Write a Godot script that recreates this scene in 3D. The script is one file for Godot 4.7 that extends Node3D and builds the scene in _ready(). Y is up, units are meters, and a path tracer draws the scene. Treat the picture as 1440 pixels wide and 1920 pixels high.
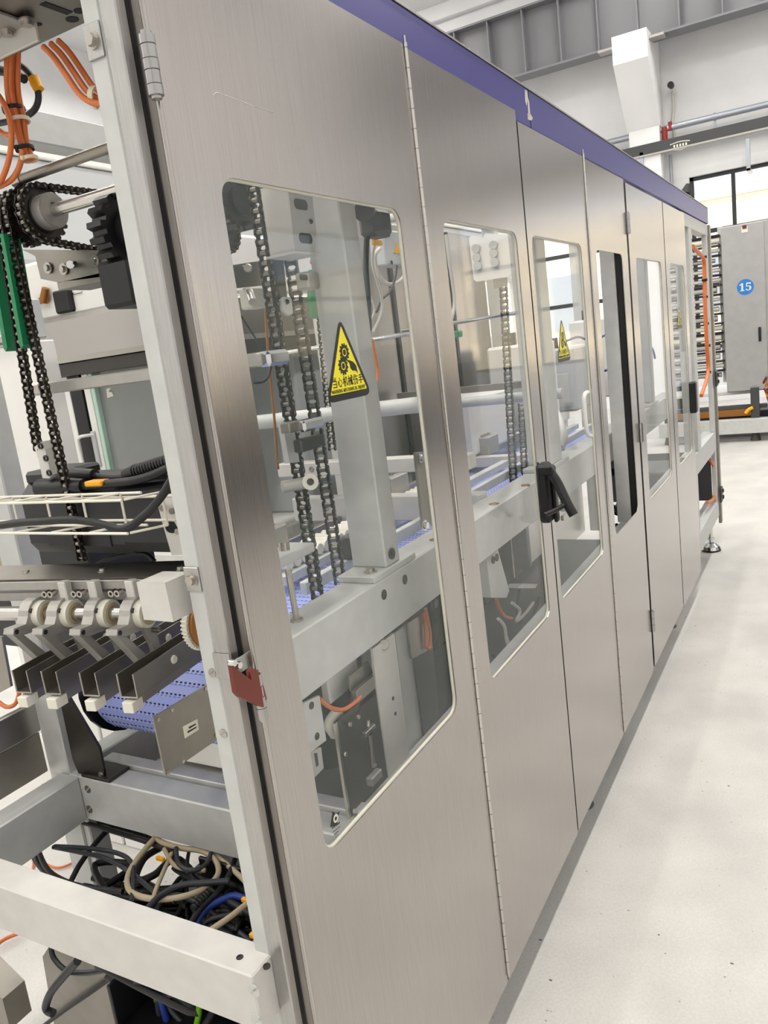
extends Node3D
# A stainless packaging machine in a white factory hall. x runs along the guard doors, y is up, z towards the aisle; metres.

var M := {}
var xf := Transform3D.IDENTITY
var used := {}
var rng := RandomNumberGenerator.new()

# ---------------------------------------------------------------- shape helpers
func sb() -> SurfaceTool:
	var st := SurfaceTool.new()
	st.begin(Mesh.PRIMITIVE_TRIANGLES)
	return st

func vx(st: SurfaceTool, p: Vector3, n: Vector3, uv := Vector2.ZERO) -> void:
	st.set_normal((xf.basis * n).normalized())
	st.set_uv(uv)
	st.add_vertex(xf * p)

func tri(st: SurfaceTool, a: Vector3, b: Vector3, c: Vector3, na: Vector3, nb: Vector3, nc: Vector3) -> void:
	if (b - a).cross(c - a).dot(na + nb + nc) > 0.0:
		var t := b; b = c; c = t
		t = nb; nb = nc; nc = t
	vx(st, a, na, Vector2(a.x, a.y)); vx(st, b, nb, Vector2(b.x, b.y)); vx(st, c, nc, Vector2(c.x, c.y))

func quad(st: SurfaceTool, a: Vector3, b: Vector3, c: Vector3, d: Vector3, n: Vector3) -> void:
	tri(st, a, b, c, n, n, n); tri(st, a, c, d, n, n, n)

func box(st: SurfaceTool, p: Vector3, q: Vector3, bev := 0.002) -> void:
	var lo := Vector3(minf(p.x, q.x), minf(p.y, q.y), minf(p.z, q.z))
	var hi := Vector3(maxf(p.x, q.x), maxf(p.y, q.y), maxf(p.z, q.z))
	var m := (lo + hi) * 0.5
	var h := (hi - lo) * 0.5
	var b := minf(bev, minf(h.x, minf(h.y, h.z)) * 0.45)
	for ax in 3:
		var u := (ax + 1) % 3
		var w := (ax + 2) % 3
		for s in [-1.0, 1.0]:
			var n := Vector3.ZERO
			n[ax] = s
			var cs: Array[Vector3] = []
			for k in [[-1, -1], [1, -1], [1, 1], [-1, 1]]:
				var c := m
				c[ax] += s * h[ax]; c[u] += k[0] * (h[u] - b); c[w] += k[1] * (h[w] - b)
				cs.append(c)
			quad(st, cs[0], cs[1], cs[2], cs[3], n)
		for su in [-1.0, 1.0]:
			for sw in [-1.0, 1.0]:
				var n := Vector3.ZERO
				n[u] = su; n[w] = sw
				var a := m
				a[u] += su * h[u]; a[w] += sw * (h[w] - b); a[ax] -= h[ax] - b
				var a2 := a
				a2[ax] += 2.0 * (h[ax] - b)
				var c := m
				c[u] += su * (h[u] - b); c[w] += sw * h[w]; c[ax] -= h[ax] - b
				var c2 := c
				c2[ax] += 2.0 * (h[ax] - b)
				quad(st, a, a2, c2, c, n.normalized())
	for sx in [-1.0, 1.0]:
		for sy in [-1.0, 1.0]:
			for sz in [-1.0, 1.0]:
				var s := Vector3(sx, sy, sz)
				var i := h - Vector3(b, b, b)
				tri(st, m + s * Vector3(h.x, i.y, i.z), m + s * Vector3(i.x, h.y, i.z), m + s * Vector3(i.x, i.y, h.z), s, s, s)

func side_axes(d: Vector3) -> Array:
	var u := d.cross(Vector3.UP if absf(d.y) < 0.9 else Vector3.RIGHT).normalized()
	return [u, d.cross(u).normalized()]

func cyl(st: SurfaceTool, a: Vector3, b: Vector3, r: float, r2 := -1.0, seg := 16, hole := 0.0) -> void:
	if r2 < 0.0: r2 = r
	var d := (b - a).normalized()
	var ax := side_axes(d)
	var slope := d * (r - r2) / maxf((b - a).length(), 1e-6)
	for i in seg:
		var e0: Vector3 = ax[0] * cos(TAU * i / seg) + ax[1] * sin(TAU * i / seg)
		var e1: Vector3 = ax[0] * cos(TAU * (i + 1) / seg) + ax[1] * sin(TAU * (i + 1) / seg)
		if r2 > 0.0:
			tri(st, a + e0 * r, b + e0 * r2, b + e1 * r2, e0 + slope, e0 + slope, e1 + slope)
		tri(st, a + e0 * r, b + e1 * r2, a + e1 * r, e0 + slope, e1 + slope, e1 + slope)
		if hole > 0.0:
			quad(st, a + e0 * r, a + e1 * r, a + e1 * hole, a + e0 * hole, -d)
			quad(st, b + e0 * r2, b + e1 * r2, b + e1 * hole, b + e0 * hole, d)
			tri(st, a + e0 * hole, b + e0 * hole, b + e1 * hole, -e0, -e0, -e1)
			tri(st, a + e0 * hole, b + e1 * hole, a + e1 * hole, -e0, -e1, -e1)
		else:
			tri(st, a, a + e0 * r, a + e1 * r, -d, -d, -d)
			if r2 > 0.0: tri(st, b, b + e0 * r2, b + e1 * r2, d, d, d)

func smooth_path(pts: Array, steps: int, closed := false) -> PackedVector3Array:
	var out := PackedVector3Array()
	var n := pts.size()
	for i in (n if closed else n - 1):
		var p0: Vector3 = pts[(i - 1 + n) % n] if closed else pts[maxi(i - 1, 0)]
		var p1: Vector3 = pts[i]
		var p2: Vector3 = pts[(i + 1) % n]
		var p3: Vector3 = pts[(i + 2) % n] if closed else pts[mini(i + 2, n - 1)]
		for k in steps:
			out.append(p1.cubic_interpolate(p2, p0, p3, float(k) / steps))
	if not closed: out.append(pts[n - 1])
	return out

func tube(st: SurfaceTool, pts: Array, r: float, seg := 8, steps := 6, closed := false) -> void:
	var p := smooth_path(pts, steps, closed)
	var n := p.size()
	var u := Vector3.ZERO
	var rings: Array[PackedVector3Array] = []
	for i in n:
		var d := (p[(i + 1) % n] - p[(i - 1 + n) % n]) if closed else (p[mini(i + 1, n - 1)] - p[maxi(i - 1, 0)])
		if d.length() < 1e-7: d = Vector3.UP
		d = d.normalized()
		if u == Vector3.ZERO: u = side_axes(d)[0]
		u = (u - d * u.dot(d))
		u = u.normalized() if u.length() > 1e-5 else side_axes(d)[0]
		var w := d.cross(u)
		var ring := PackedVector3Array()
		for k in seg:
			ring.append(u * cos(TAU * k / seg) + w * sin(TAU * k / seg))
		rings.append(ring)
	for i in (n if closed else n - 1):
		var j := (i + 1) % n
		for k in seg:
			var l := (k + 1) % seg
			tri(st, p[i] + rings[i][k] * r, p[j] + rings[j][k] * r, p[j] + rings[j][l] * r, rings[i][k], rings[j][k], rings[j][l])
			tri(st, p[i] + rings[i][k] * r, p[j] + rings[j][l] * r, p[i] + rings[i][l] * r, rings[i][k], rings[j][l], rings[i][l])
	if not closed:
		for e in [0, n - 1]:
			var d := (p[0] - p[1]) if e == 0 else (p[n - 1] - p[n - 2])
			for k in range(1, seg - 1):
				tri(st, p[e] + rings[e][0] * r, p[e] + rings[e][k] * r, p[e] + rings[e][k + 1] * r, d, d, d)

# a polygon in the plane (o; u, w) pushed along u x w; a list of polygons may share one call
func prism(st: SurfaceTool, poly: PackedVector2Array, o: Vector3, u: Vector3, w: Vector3, depth: float) -> void:
	var n := u.cross(w).normalized()
	var ix := Geometry2D.triangulate_polygon(poly)
	for k in range(0, ix.size(), 3):
		var a := o + u * poly[ix[k]].x + w * poly[ix[k]].y
		var b := o + u * poly[ix[k + 1]].x + w * poly[ix[k + 1]].y
		var c := o + u * poly[ix[k + 2]].x + w * poly[ix[k + 2]].y
		tri(st, a, b, c, -n, -n, -n)
		tri(st, a + n * depth, b + n * depth, c + n * depth, n, n, n)
	var sgn := -1.0 if Geometry2D.is_polygon_clockwise(poly) else 1.0
	for i in poly.size():
		var p := poly[i]
		var q := poly[(i + 1) % poly.size()]
		var e := (q - p)
		var m := (u * e.y - w * e.x).normalized() * sgn
		var a := o + u * p.x + w * p.y
		var b := o + u * q.x + w * q.y
		quad(st, a, b, b + n * depth, a + n * depth, m)

func round_rect(x0: float, y0: float, x1: float, y1: float, r: float, seg := 5) -> PackedVector2Array:
	var out := PackedVector2Array()
	for c in [[x1 - r, y1 - r, 0.0], [x0 + r, y1 - r, 90.0], [x0 + r, y0 + r, 180.0], [x1 - r, y0 + r, 270.0]]:
		for k in seg + 1:
			var t: float = deg_to_rad(c[2] + 90.0 * k / seg)
			out.append(Vector2(c[0] + r * cos(t), c[1] + r * sin(t)))
	return out

func circle(c: Vector2, r: float, seg := 18) -> PackedVector2Array:
	var out := PackedVector2Array()
	for k in seg: out.append(c + Vector2(cos(TAU * k / seg), sin(TAU * k / seg)) * r)
	return out

# a sheet with one hole, cut into an upper and a lower half along the hole's middle
func holed(st: SurfaceTool, x0: float, y0: float, x1: float, y1: float, hole: PackedVector2Array, o: Vector3, u: Vector3, w: Vector3, depth: float) -> void:
	var lo := Vector2(1e9, 1e9)
	var hi := -lo
	for p in hole: lo = lo.min(p); hi = hi.max(p)
	var my := (lo.y + hi.y) * 0.5
	for s in [1.0, -1.0]:
		var half := PackedVector2Array()
		var edge: Array = []
		for p in hole:
			if (p.y - my) * s > 0.0: edge.append(p)
		edge.sort_custom(func(a, b): return (a - Vector2((lo.x + hi.x) * 0.5, my)).angle() * s < (b - Vector2((lo.x + hi.x) * 0.5, my)).angle() * s)
		half.append(Vector2(x1, my)); half.append(Vector2(x1, y1 if s > 0 else y0)); half.append(Vector2(x0, y1 if s > 0 else y0)); half.append(Vector2(x0, my)); half.append(Vector2(lo.x, my))
		edge.reverse()
		for p in edge: half.append(p)
		half.append(Vector2(hi.x, my))
		prism(st, half, o, u, w, depth)

func hexbolt(st: SurfaceTool, p: Vector3, n: Vector3, r: float) -> void:
	cyl(st, p, p + n * r * 0.25, r * 1.35, -1.0, 14)
	cyl(st, p, p + n * r * 0.9, r, r * 0.93, 6)

func screw(st: SurfaceTool, p: Vector3, n: Vector3, r: float) -> void:   # slotted flat head: two half discs with a slot between them
	var ax := side_axes(n)
	var o := Basis(ax[0], ax[1], n) * Basis(Vector3(0, 0, 1), 0.7)
	for s in [0.0, PI]:
		var half := PackedVector2Array()
		for k in 9: half.append(Vector2(cos(s + PI * (0.05 + 0.9 * k / 8.0)), sin(s + PI * (0.05 + 0.9 * k / 8.0))) * r)
		prism(st, half, p, o.x, o.y, 0.0012)

# ---------------------------------------------------------------- nodes
func numbered(called: String) -> String:
	used[called] = used.get(called, 0) + 1
	return called if used[called] == 1 else "%s_%03d" % [called, used[called] - 1]

func put(called: String, st: SurfaceTool, m: String, parent: Node3D = self) -> MeshInstance3D:
	var o := MeshInstance3D.new()
	o.name = numbered(called) if parent == self else called
	o.mesh = st.commit()
	o.material_override = M[m]
	if parent != self and parent.get_parent() == self: o.position = -parent.position
	parent.add_child(o, true)
	return o

func place(called: String, mesh: Mesh, m: String, at: Transform3D, parent: Node3D) -> MeshInstance3D:
	var o := MeshInstance3D.new()
	o.name = called
	o.mesh = mesh
	if m: o.material_override = M[m]
	o.transform = at
	if parent.get_parent() == self: o.position -= parent.position
	parent.add_child(o, true)
	return o

func thing(called: String, at: Vector3, label: String, category: String, group := "") -> Node3D:
	var o := Node3D.new()
	o.name = numbered(called)
	add_child(o, true)
	o.position = at
	return tag(o, label, category, group)

func tag(o: Node3D, label: String, category: String, group := "") -> Node3D:
	o.set_meta("label", label)
	o.set_meta("category", category)
	if group: o.set_meta("group", group)
	return o

func struct(called: String, st: SurfaceTool, m: String, label := "", parent: Node3D = self) -> MeshInstance3D:
	var o := put(called, st, m, parent)
	if parent == self: o.set_meta("kind", "structure")
	if label: o.set_meta("label", label)
	return o

# ---------------------------------------------------------------- materials
func mat(called: String, c: Color, rough: float, metal := 0.0) -> StandardMaterial3D:
	var m := StandardMaterial3D.new()
	m.resource_name = called
	m.albedo_color = c
	m.roughness = rough
	m.metallic = metal
	M[called] = m
	return m

func noise_tex(freq: float, lo: Color, hi: Color, noise_seed: int, size := 512) -> NoiseTexture2D:
	var f := FastNoiseLite.new()
	f.noise_type = FastNoiseLite.TYPE_SIMPLEX_SMOOTH
	f.frequency = freq
	f.seed = noise_seed
	f.fractal_octaves = 4
	var t := NoiseTexture2D.new()
	t.width = size; t.height = size; t.seamless = true
	t.noise = f
	var g := Gradient.new()
	g.set_color(0, lo); g.set_color(1, hi)
	t.color_ramp = g
	return t

func planar(m: StandardMaterial3D, scale: Vector3) -> void:
	m.uv1_triplanar = true
	m.uv1_world_triplanar = true
	m.uv1_scale = scale
	m.uv1_triplanar_sharpness = 8.0

func materials() -> void:
	var streak := noise_tex(0.2, Color(0.915, 0.915, 0.915), Color.WHITE, 3)
	var streak_rough := noise_tex(0.2, Color(0.78, 0.78, 0.78), Color.WHITE, 5)
	var blotch := noise_tex(0.012, Color(0.95, 0.95, 0.95), Color.WHITE, 11)
	var m := mat("door_steel", Color(0.745, 0.724, 0.708), 0.25, 1.0)
	m.albedo_texture = streak; m.roughness_texture = streak_rough
	planar(m, Vector3(3.6, 0.06, 3.6))
	m = mat("post_steel", Color(0.74, 0.735, 0.725), 0.38, 1.0)
	m.albedo_texture = streak; m.roughness_texture = streak_rough
	planar(m, Vector3(3.0, 0.15, 3.0))
	m = mat("sheet_steel", Color(0.70, 0.69, 0.67), 0.3, 1.0)
	m = mat("plate_steel", Color(0.62, 0.60, 0.57), 0.42, 1.0)
	m.albedo_texture = blotch
	planar(m, Vector3(3, 3, 3))
	mat("shaft_steel", Color(0.80, 0.79, 0.77), 0.22, 1.0)
	mat("hinge_steel", Color(0.68, 0.675, 0.67), 0.25, 1.0)
	mat("chrome", Color(0.86, 0.86, 0.86), 0.12, 1.0)
	mat("bolt_steel", Color(0.72, 0.70, 0.67), 0.3, 1.0)
	mat("dark_steel", Color(0.33, 0.32, 0.31), 0.45, 1.0)
	m = mat("cast_alu", Color(0.70, 0.69, 0.67), 0.5, 0.65)
	m.albedo_texture = blotch
	planar(m, Vector3(6, 6, 6))
	m = mat("frame_metal", Color(0.79, 0.795, 0.785), 0.5, 0.25)   # bead blasted frame tube
	m.albedo_texture = blotch
	planar(m, Vector3(2.5, 2.5, 2.5))
	mat("chain_plate", Color(0.23, 0.21, 0.19), 0.38, 0.85)
	mat("chain_pin", Color(0.55, 0.53, 0.50), 0.3, 1.0)
	mat("black_plastic", Color(0.055, 0.058, 0.065), 0.42)
	mat("black_rubber", Color(0.035, 0.035, 0.04), 0.5)
	mat("grey_cable", Color(0.16, 0.17, 0.19), 0.45)
	mat("blue_cable", Color(0.10, 0.20, 0.52), 0.45)
	mat("beige_cable", Color(0.70, 0.64, 0.53), 0.5)
	mat("white_cable", Color(0.80, 0.79, 0.76), 0.5)
	mat("orange_cable", Color(0.82, 0.44, 0.22), 0.45)
	mat("green_cable", Color(0.45, 0.72, 0.12), 0.45)
	mat("tie_plastic", Color(0.85, 0.80, 0.70), 0.5)
	mat("yellow_tape", Color(0.95, 0.68, 0.05), 0.5)
	mat("white_paint", Color(0.90, 0.895, 0.88), 0.4)
	mat("grey_paint", Color(0.72, 0.73, 0.74), 0.45)
	mat("white_plastic", Color(0.86, 0.85, 0.80), 0.45)
	m = mat("white_paint_frame", Color(0.82, 0.81, 0.79), 0.42, 0.1)
	m.albedo_texture = blotch
	planar(m, Vector3(2, 2, 2))
	mat("white_wire", Color(0.87, 0.85, 0.79), 0.35)
	mat("green_plastic", Color(0.10, 0.50, 0.32), 0.4)
	mat("red_plastic", Color(0.42, 0.15, 0.10), 0.32)
	mat("red_paint", Color(0.55, 0.10, 0.09), 0.4)
	mat("brass", Color(0.62, 0.42, 0.22), 0.4, 0.8)
	mat("fascia_blue", Color(0.24, 0.225, 0.52), 0.34)
	mat("fascia_chip", Color(0.80, 0.78, 0.74), 0.6)
	m = mat("belt_blue", Color(0.62, 0.67, 0.93), 0.35)
	m.clearcoat_enabled = true; m.clearcoat = 0.5; m.clearcoat_roughness = 0.3
	mat("belt_hole", Color(0.04, 0.05, 0.12), 0.6)
	mat("sign_yellow", Color(0.93, 0.88, 0.12), 0.4)
	mat("sign_black", Color(0.03, 0.03, 0.03), 0.4)
	mat("label_white", Color(0.88, 0.87, 0.80), 0.4)
	mat("badge_blue", Color(0.12, 0.48, 0.80), 0.4)
	mat("gasket", Color(0.80, 0.79, 0.74), 0.4)
	mat("seal_black", Color(0.02, 0.02, 0.022), 0.6)
	m = mat("glass", Color(0.80, 0.90, 0.87, 0.02), 0.03)
	m.transparency = BaseMaterial3D.TRANSPARENCY_ALPHA
	m.metallic_specular = 0.28
	m = mat("window_glass", Color(0.9, 0.93, 0.95, 0.05), 0.03)
	m.transparency = BaseMaterial3D.TRANSPARENCY_ALPHA
	m = mat("cabinet_steel", Color(0.71, 0.71, 0.705), 0.4, 0.7)
	m.albedo_texture = blotch
	planar(m, Vector3(1, 1, 1))
	mat("machine_grey", Color(0.36, 0.36, 0.37), 0.5)
	mat("glass_edge", Color(0.72, 0.84, 0.78), 0.3)
	m = mat("smoked_glass", Color(0.55, 0.57, 0.55, 0.45), 0.03)
	m.transparency = BaseMaterial3D.TRANSPARENCY_ALPHA
	m = mat("wall_paint", Color(0.92, 0.92, 0.925), 0.75)
	m.albedo_texture = noise_tex(0.01, Color(0.955, 0.955, 0.955), Color.WHITE, 21)
	planar(m, Vector3(0.2, 0.2, 0.2))
	mat("ceiling_paint", Color(0.86, 0.865, 0.87), 0.8)
	mat("beam_grey", Color(0.46, 0.46, 0.475), 0.55)
	mat("tray_grey", Color(0.24, 0.245, 0.25), 0.5)
	mat("pipe_grey", Color(0.66, 0.68, 0.71), 0.35, 0.6)
	mat("frame_dark", Color(0.15, 0.16, 0.17), 0.45)
	mat("cream_wall", Color(0.93, 0.88, 0.78), 0.8)
	m = mat("floor_concrete", Color(0.84, 0.83, 0.815), 0.42)
	m.albedo_texture = concrete()
	planar(m, Vector3(0.4, 0.4, 0.4))
	m = mat("lamp_glow", Color(1, 1, 1), 0.5)
	m.emission_enabled = true; m.emission = Color(1.0, 0.985, 0.96); m.emission_energy_multiplier = 3.0

func concrete() -> ImageTexture:
	var n := 1024
	var f := FastNoiseLite.new()
	f.seed = 4; f.frequency = 0.006; f.fractal_octaves = 5
	var a := f.get_seamless_image(n, n)
	f.seed = 9; f.frequency = 0.25; f.fractal_octaves = 2
	var b := f.get_seamless_image(n, n)
	var im := Image.create(n, n, false, Image.FORMAT_RGB8)
	for y in n:
		for x in n:
			var k := 0.93 + 0.09 * (a.get_pixel(x, y).r - 0.5) + 0.07 * (b.get_pixel(x, y).r - 0.5)
			im.set_pixel(x, y, Color(k, k, k * 0.995))
	rng.seed = 77
	for i in 420:
		var c := Vector2i(rng.randi_range(3, n - 4), rng.randi_range(3, n - 4))
		var k := rng.randf_range(0.3, 0.75)
		var w := 1 if i % 9 else 2
		for dy in w + (i % 2):
			for dx in w: im.set_pixel(c.x + dx, c.y + dy, Color(k, k, k * 0.95))
	return ImageTexture.create_from_image(im)

# ---------------------------------------------------------------- the scene
func _ready() -> void:
	rng.seed = 12
	var cam := Camera3D.new()
	cam.name = "camera"
	cam.position = Vector3(-0.75367, 1.60000, 0.67941)
	cam.basis = Basis(Vector3(0.47945, -0.12644, 0.86841), Vector3(0.23638, 0.97160, 0.01096), Vector3(-0.84513, 0.20002, 0.49572)).orthonormalized()
	cam.fov = 65.870
	cam.near = 0.05
	cam.far = 200.0
	add_child(cam)
	var env := Environment.new()
	env.background_mode = Environment.BG_SKY
	var sky := ProceduralSkyMaterial.new()
	sky.sky_top_color = Color(0.62, 0.74, 0.90)
	sky.sky_horizon_color = Color(0.92, 0.93, 0.94)
	sky.ground_horizon_color = Color(0.80, 0.79, 0.77)
	sky.ground_bottom_color = Color(0.55, 0.54, 0.52)
	sky.sky_energy_multiplier = 1.5
	sky.ground_energy_multiplier = 1.5
	env.sky = Sky.new()
	env.sky.sky_material = sky
	env.tonemap_mode = Environment.TONE_MAPPER_LINEAR
	env.tonemap_exposure = 0.915
	env.sdfgi_enabled = true; env.ssao_enabled = true; env.ssil_enabled = true
	var we := WorldEnvironment.new()
	we.name = "environment"
	we.environment = env
	add_child(we)
	var sun := DirectionalLight3D.new()
	sun.name = "sun"
	sun.light_color = Color(1.0, 0.96, 0.88)
	sun.light_energy = 3.0
	sun.light_angular_distance = 1.0
	sun.shadow_enabled = true
	sun.basis = Basis.looking_at(Vector3(0.5, -0.85, 0.6))
	add_child(sun)
	materials()
	build_lamps()
	build_hall()
	build_machine()
	build_left_end()
	build_inside()
	build_hall_things()
	build_small()

func build_lamps() -> void:
	for ix in 5:
		for iz in 5:
			var at := Vector3((-5.5 + 4.3 * ix), 7.6, [-10.5, -6.0, -1.8, 0.95, 4.6][iz])
			var o := thing("ceiling_lamp", at, "long white factory ceiling lamp hanging under the roof", "lamp", "factory lamps under the roof")
			var st := sb()
			box(st, at + Vector3(-0.8, 0.0, -0.16), at + Vector3(0.8, 0.09, 0.16), 0.01)
			put("lamp_body", st, "white_paint", o)
			st = sb()
			box(st, at + Vector3(-0.76, -0.012, -0.13), at + Vector3(0.76, -0.001, 0.13), 0.003)
			put("diffuser", st, "lamp_glow", o)
			st = sb()
			for s in [-0.7, 0.7]: cyl(st, at + Vector3(s, 0.09, 0), at + Vector3(s, 0.9, 0), 0.006, -1.0, 6)
			put("hanger_rod", st, "bolt_steel", o)
			var l := AreaLight3D.new()
			l.name = "lamp_light"
			l.area_size = Vector2(1.52, 0.26)
			l.light_color = Color(1.0, 0.985, 0.96)
			l.light_energy = [19.0, 10.0, 6.5, 13.5, 6.5][iz]
			l.area_range = 60.0
			l.area_attenuation = 2.0
			l.shadow_enabled = true
			l.position = at + Vector3(0, -0.02, 0)
			l.basis = Basis(Vector3.RIGHT, -PI / 2)
			add_child(l, true)

# a wall of boxes round its window openings: span along one axis, openings as [from, to]
func wall_with_windows(called: String, along_z: bool, at: float, a0: float, a1: float, y1: float, sill: float, head: float, gaps: Array, thick: float) -> void:
	var st := sb()
	var add := func(p: float, q: float, lo: float, hi: float):
		if along_z: box(st, Vector3(at, lo, p), Vector3(at + thick, hi, q), 0.004)
		else: box(st, Vector3(p, lo, at), Vector3(q, hi, at + thick), 0.004)
	add.call(a0, a1, 0.0, sill)
	add.call(a0, a1, head, y1)
	var from := a0
	for g in gaps:
		add.call(from, g[0], sill, head)
		from = g[1]
	add.call(from, a1, sill, head)
	struct(called, st, "wall_paint")

func window(idx: int, along_z: bool, at: float, g: Array, sill: float, head: float, bars: Array, rails: Array) -> void:
	var o := Node3D.new()
	o.name = "window_%d" % idx
	add_child(o, true)
	o.set_meta("kind", "structure")
	var t := func(p: float, y: float, d: float) -> Vector3: return Vector3(at + d, y, p) if along_z else Vector3(p, y, at + d)
	var st := sb()
	for y in [[sill, sill + 0.06], [head - 0.06, head]]: box(st, t.call(g[0], y[0], 0.08), t.call(g[1], y[1], 0.14), 0.004)
	for p in [[g[0], g[0] + 0.06], [g[1] - 0.06, g[1]]]: box(st, t.call(p[0], sill, 0.08), t.call(p[1], head, 0.14), 0.004)
	put("window_frame", st, "frame_dark", o)
	for b in bars:
		st = sb()
		box(st, t.call(b - 0.03, sill + 0.06, 0.08), t.call(b + 0.03, head - 0.06, 0.14), 0.004)
		put("mullion", st, "frame_dark", o)
	for r in rails:
		st = sb()
		box(st, t.call(g[0] + 0.06, r - 0.035, 0.075), t.call(g[1] - 0.06, r + 0.035, 0.145), 0.004)
		put("transom", st, "frame_dark", o)
	var xs: Array = [g[0] + 0.06] + bars + [g[1] - 0.06]
	var ys: Array = [sill + 0.06] + rails + [head - 0.06]
	for i in xs.size() - 1:
		for k in ys.size() - 1:
			st = sb()
			box(st, t.call(xs[i] + 0.03, ys[k] + 0.03, 0.105), t.call(xs[i + 1] - 0.03, ys[k + 1] - 0.03, 0.111), 0.0)
			put("pane", st, "window_glass", o)

func build_hall() -> void:
	var st := sb()
	box(st, Vector3(-9.3, -0.3, -13.3), Vector3(14.3, 0, 7.3), 0.0)
	struct("floor", st, "floor_concrete")
	st = sb()
	box(st, Vector3(-9.3, 8.5, -13.3), Vector3(14.3, 8.8, 7.3), 0.0)
	struct("ceiling", st, "ceiling_paint")
	var end_gaps := [[-8.6, -6.0], [-5.0, -2.42], [-1.36, 1.6], [2.6, 5.6]]
	wall_with_windows("wall_end", true, 14.0, -13.0, 7.0, 8.5, 0.9, 3.72, end_gaps, 0.3)
	var side_gaps := [[6.5, 8.9], [9.9, 13.2]]
	wall_with_windows("wall_aisle", false, 7.0, -9.0, 14.3, 8.5, 1.0, 3.72, side_gaps, 0.3)
	st = sb()
	box(st, Vector3(-9.3, 0, -13.3), Vector3(14.3, 8.5, -13.0), 0.0)
	struct("wall_rear", st, "wall_paint")
	st = sb()
	box(st, Vector3(-9.3, 0, -13.0), Vector3(-9.0, 8.5, 7.3), 0.0)
	struct("wall_near", st, "wall_paint")
	window(1, true, 14.0, end_gaps[2], 0.9, 3.72, [-0.70, 0.3, 0.95], [1.95, 2.83])
	window(2, true, 14.0, end_gaps[1], 0.9, 3.72, [-4.1, -3.3], [1.95, 2.83])
	window(3, true, 14.0, end_gaps[0], 0.9, 3.72, [-7.3], [1.95, 2.83])
	window(4, true, 14.0, end_gaps[3], 0.9, 3.72, [4.1], [1.95, 2.83])
	for i in side_gaps.size():
		window(5 + i, false, 7.0, side_gaps[i], 1.0, 3.72, [side_gaps[i][0] + 1.4], [2.6])
	# column with its corbel, ring beam
	st = sb()
	box(st, Vector3(13.62, 0, -2.2), Vector3(14.0, 8.5, -1.72), 0.01)
	struct("trim_1", st, "wall_paint", "white concrete column on the end wall beside the windows")
	st = sb()
	prism(st, PackedVector2Array([Vector2(0, 0), Vector2(-0.75, 0.85), Vector2(-0.75, 1.25), Vector2(0, 1.25)]), Vector3(13.62, 4.55, -2.22), Vector3.RIGHT, Vector3.UP, 0.52)
	struct("trim_2", st, "wall_paint", "white corbel on the column carrying the grey crane beam")
	st = sb()
	box(st, Vector3(13.86, 7.25, -13), Vector3(14.0, 7.5, 7), 0.01)
	struct("trim_3", st, "wall_paint", "pale ledge high on the end wall above the crane beam")

# ---------------------------------------------------------------- the machine: frame, doors, fascia
func gasket_loop(st: SurfaceTool, hole: PackedVector2Array, z: float, r: float) -> void:
	var pts: Array = []
	for p in hole: pts.append(Vector3(p.x, p.y, z))
	tube(st, pts, r, 6, 1, true)

func guard_door(parent: Node3D, x0: float, x1: float, y0: float, y1: float, hole: PackedVector2Array, glazed := true, z := 0.0, lip := 0.003) -> MeshInstance3D:
	var st := sb()
	holed(st, x0 + lip, y0, x1 - 0.003, y1, hole, Vector3(0, 0, z - 0.0025), Vector3.RIGHT, Vector3.UP, 0.0025)
	for x in [x0 + 0.003, x1 - 0.0055]: box(st, Vector3(x, y0, z - 0.024), Vector3(x + 0.0025, y1, z - 0.0025), 0.0)
	for y in [y0, y1 - 0.0025]: box(st, Vector3(x0 + lip + 0.003, y, z - 0.024), Vector3(x1 - 0.006, y + 0.0025, z - 0.0025), 0.0)
	var d := put("guard_door", st, "door_steel", parent)
	if glazed:
		var lo := Vector2(9, 9)
		var hi := Vector2(-9, -9)
		for p in hole: lo = lo.min(p); hi = hi.max(p)
		st = sb()
		box(st, Vector3(lo.x - 0.012, lo.y - 0.012, z - 0.0105), Vector3(hi.x + 0.012, hi.y + 0.012, z - 0.0065), 0.0)
		put("window_pane", st, "glass", d)
		st = sb()
		gasket_loop(st, hole, z - 0.006, 0.0036)
		put("gasket", st, "gasket", d)
	else:
		st = sb()
		gasket_loop(st, hole, z - 0.0015, 0.0016)
		put("cut_edge", st, "bolt_steel", d)
	return d

func piano_hinge(parent: Node3D, x: float, y0: float, y1: float, r := 0.0042) -> void:
	var st := sb()
	var y := y0
	while y < y1:
		cyl(st, Vector3(x, y, 0.0015), Vector3(x, minf(y + 0.0335, y1), 0.0015), r, -1.0, 10)
		y += 0.035
	cyl(st, Vector3(x, y0 - 0.006, 0.0015), Vector3(x, y1 + 0.012, 0.0015), r * 0.6, -1.0, 8)
	put("piano_hinge", st, "shaft_steel", parent)

func knuckle_hinge(parent: Node3D, x: float, ys: Array, z: float, r: float) -> void:
	var st := sb()
	for i in ys.size() - 1:
		var rr := r if i % 2 == 0 else r * 0.97
		cyl(st, Vector3(x, ys[i] - 0.0004, z), Vector3(x, ys[i + 1] + 0.0006, z), rr, -1.0, 16)
	cyl(st, Vector3(x, ys[0] + 0.004, z), Vector3(x, ys[ys.size() - 1] - 0.003, z), r * 0.7, -1.0, 10)
	put("hinge", st, "hinge_steel", parent)

var door_one: Node3D

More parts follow.
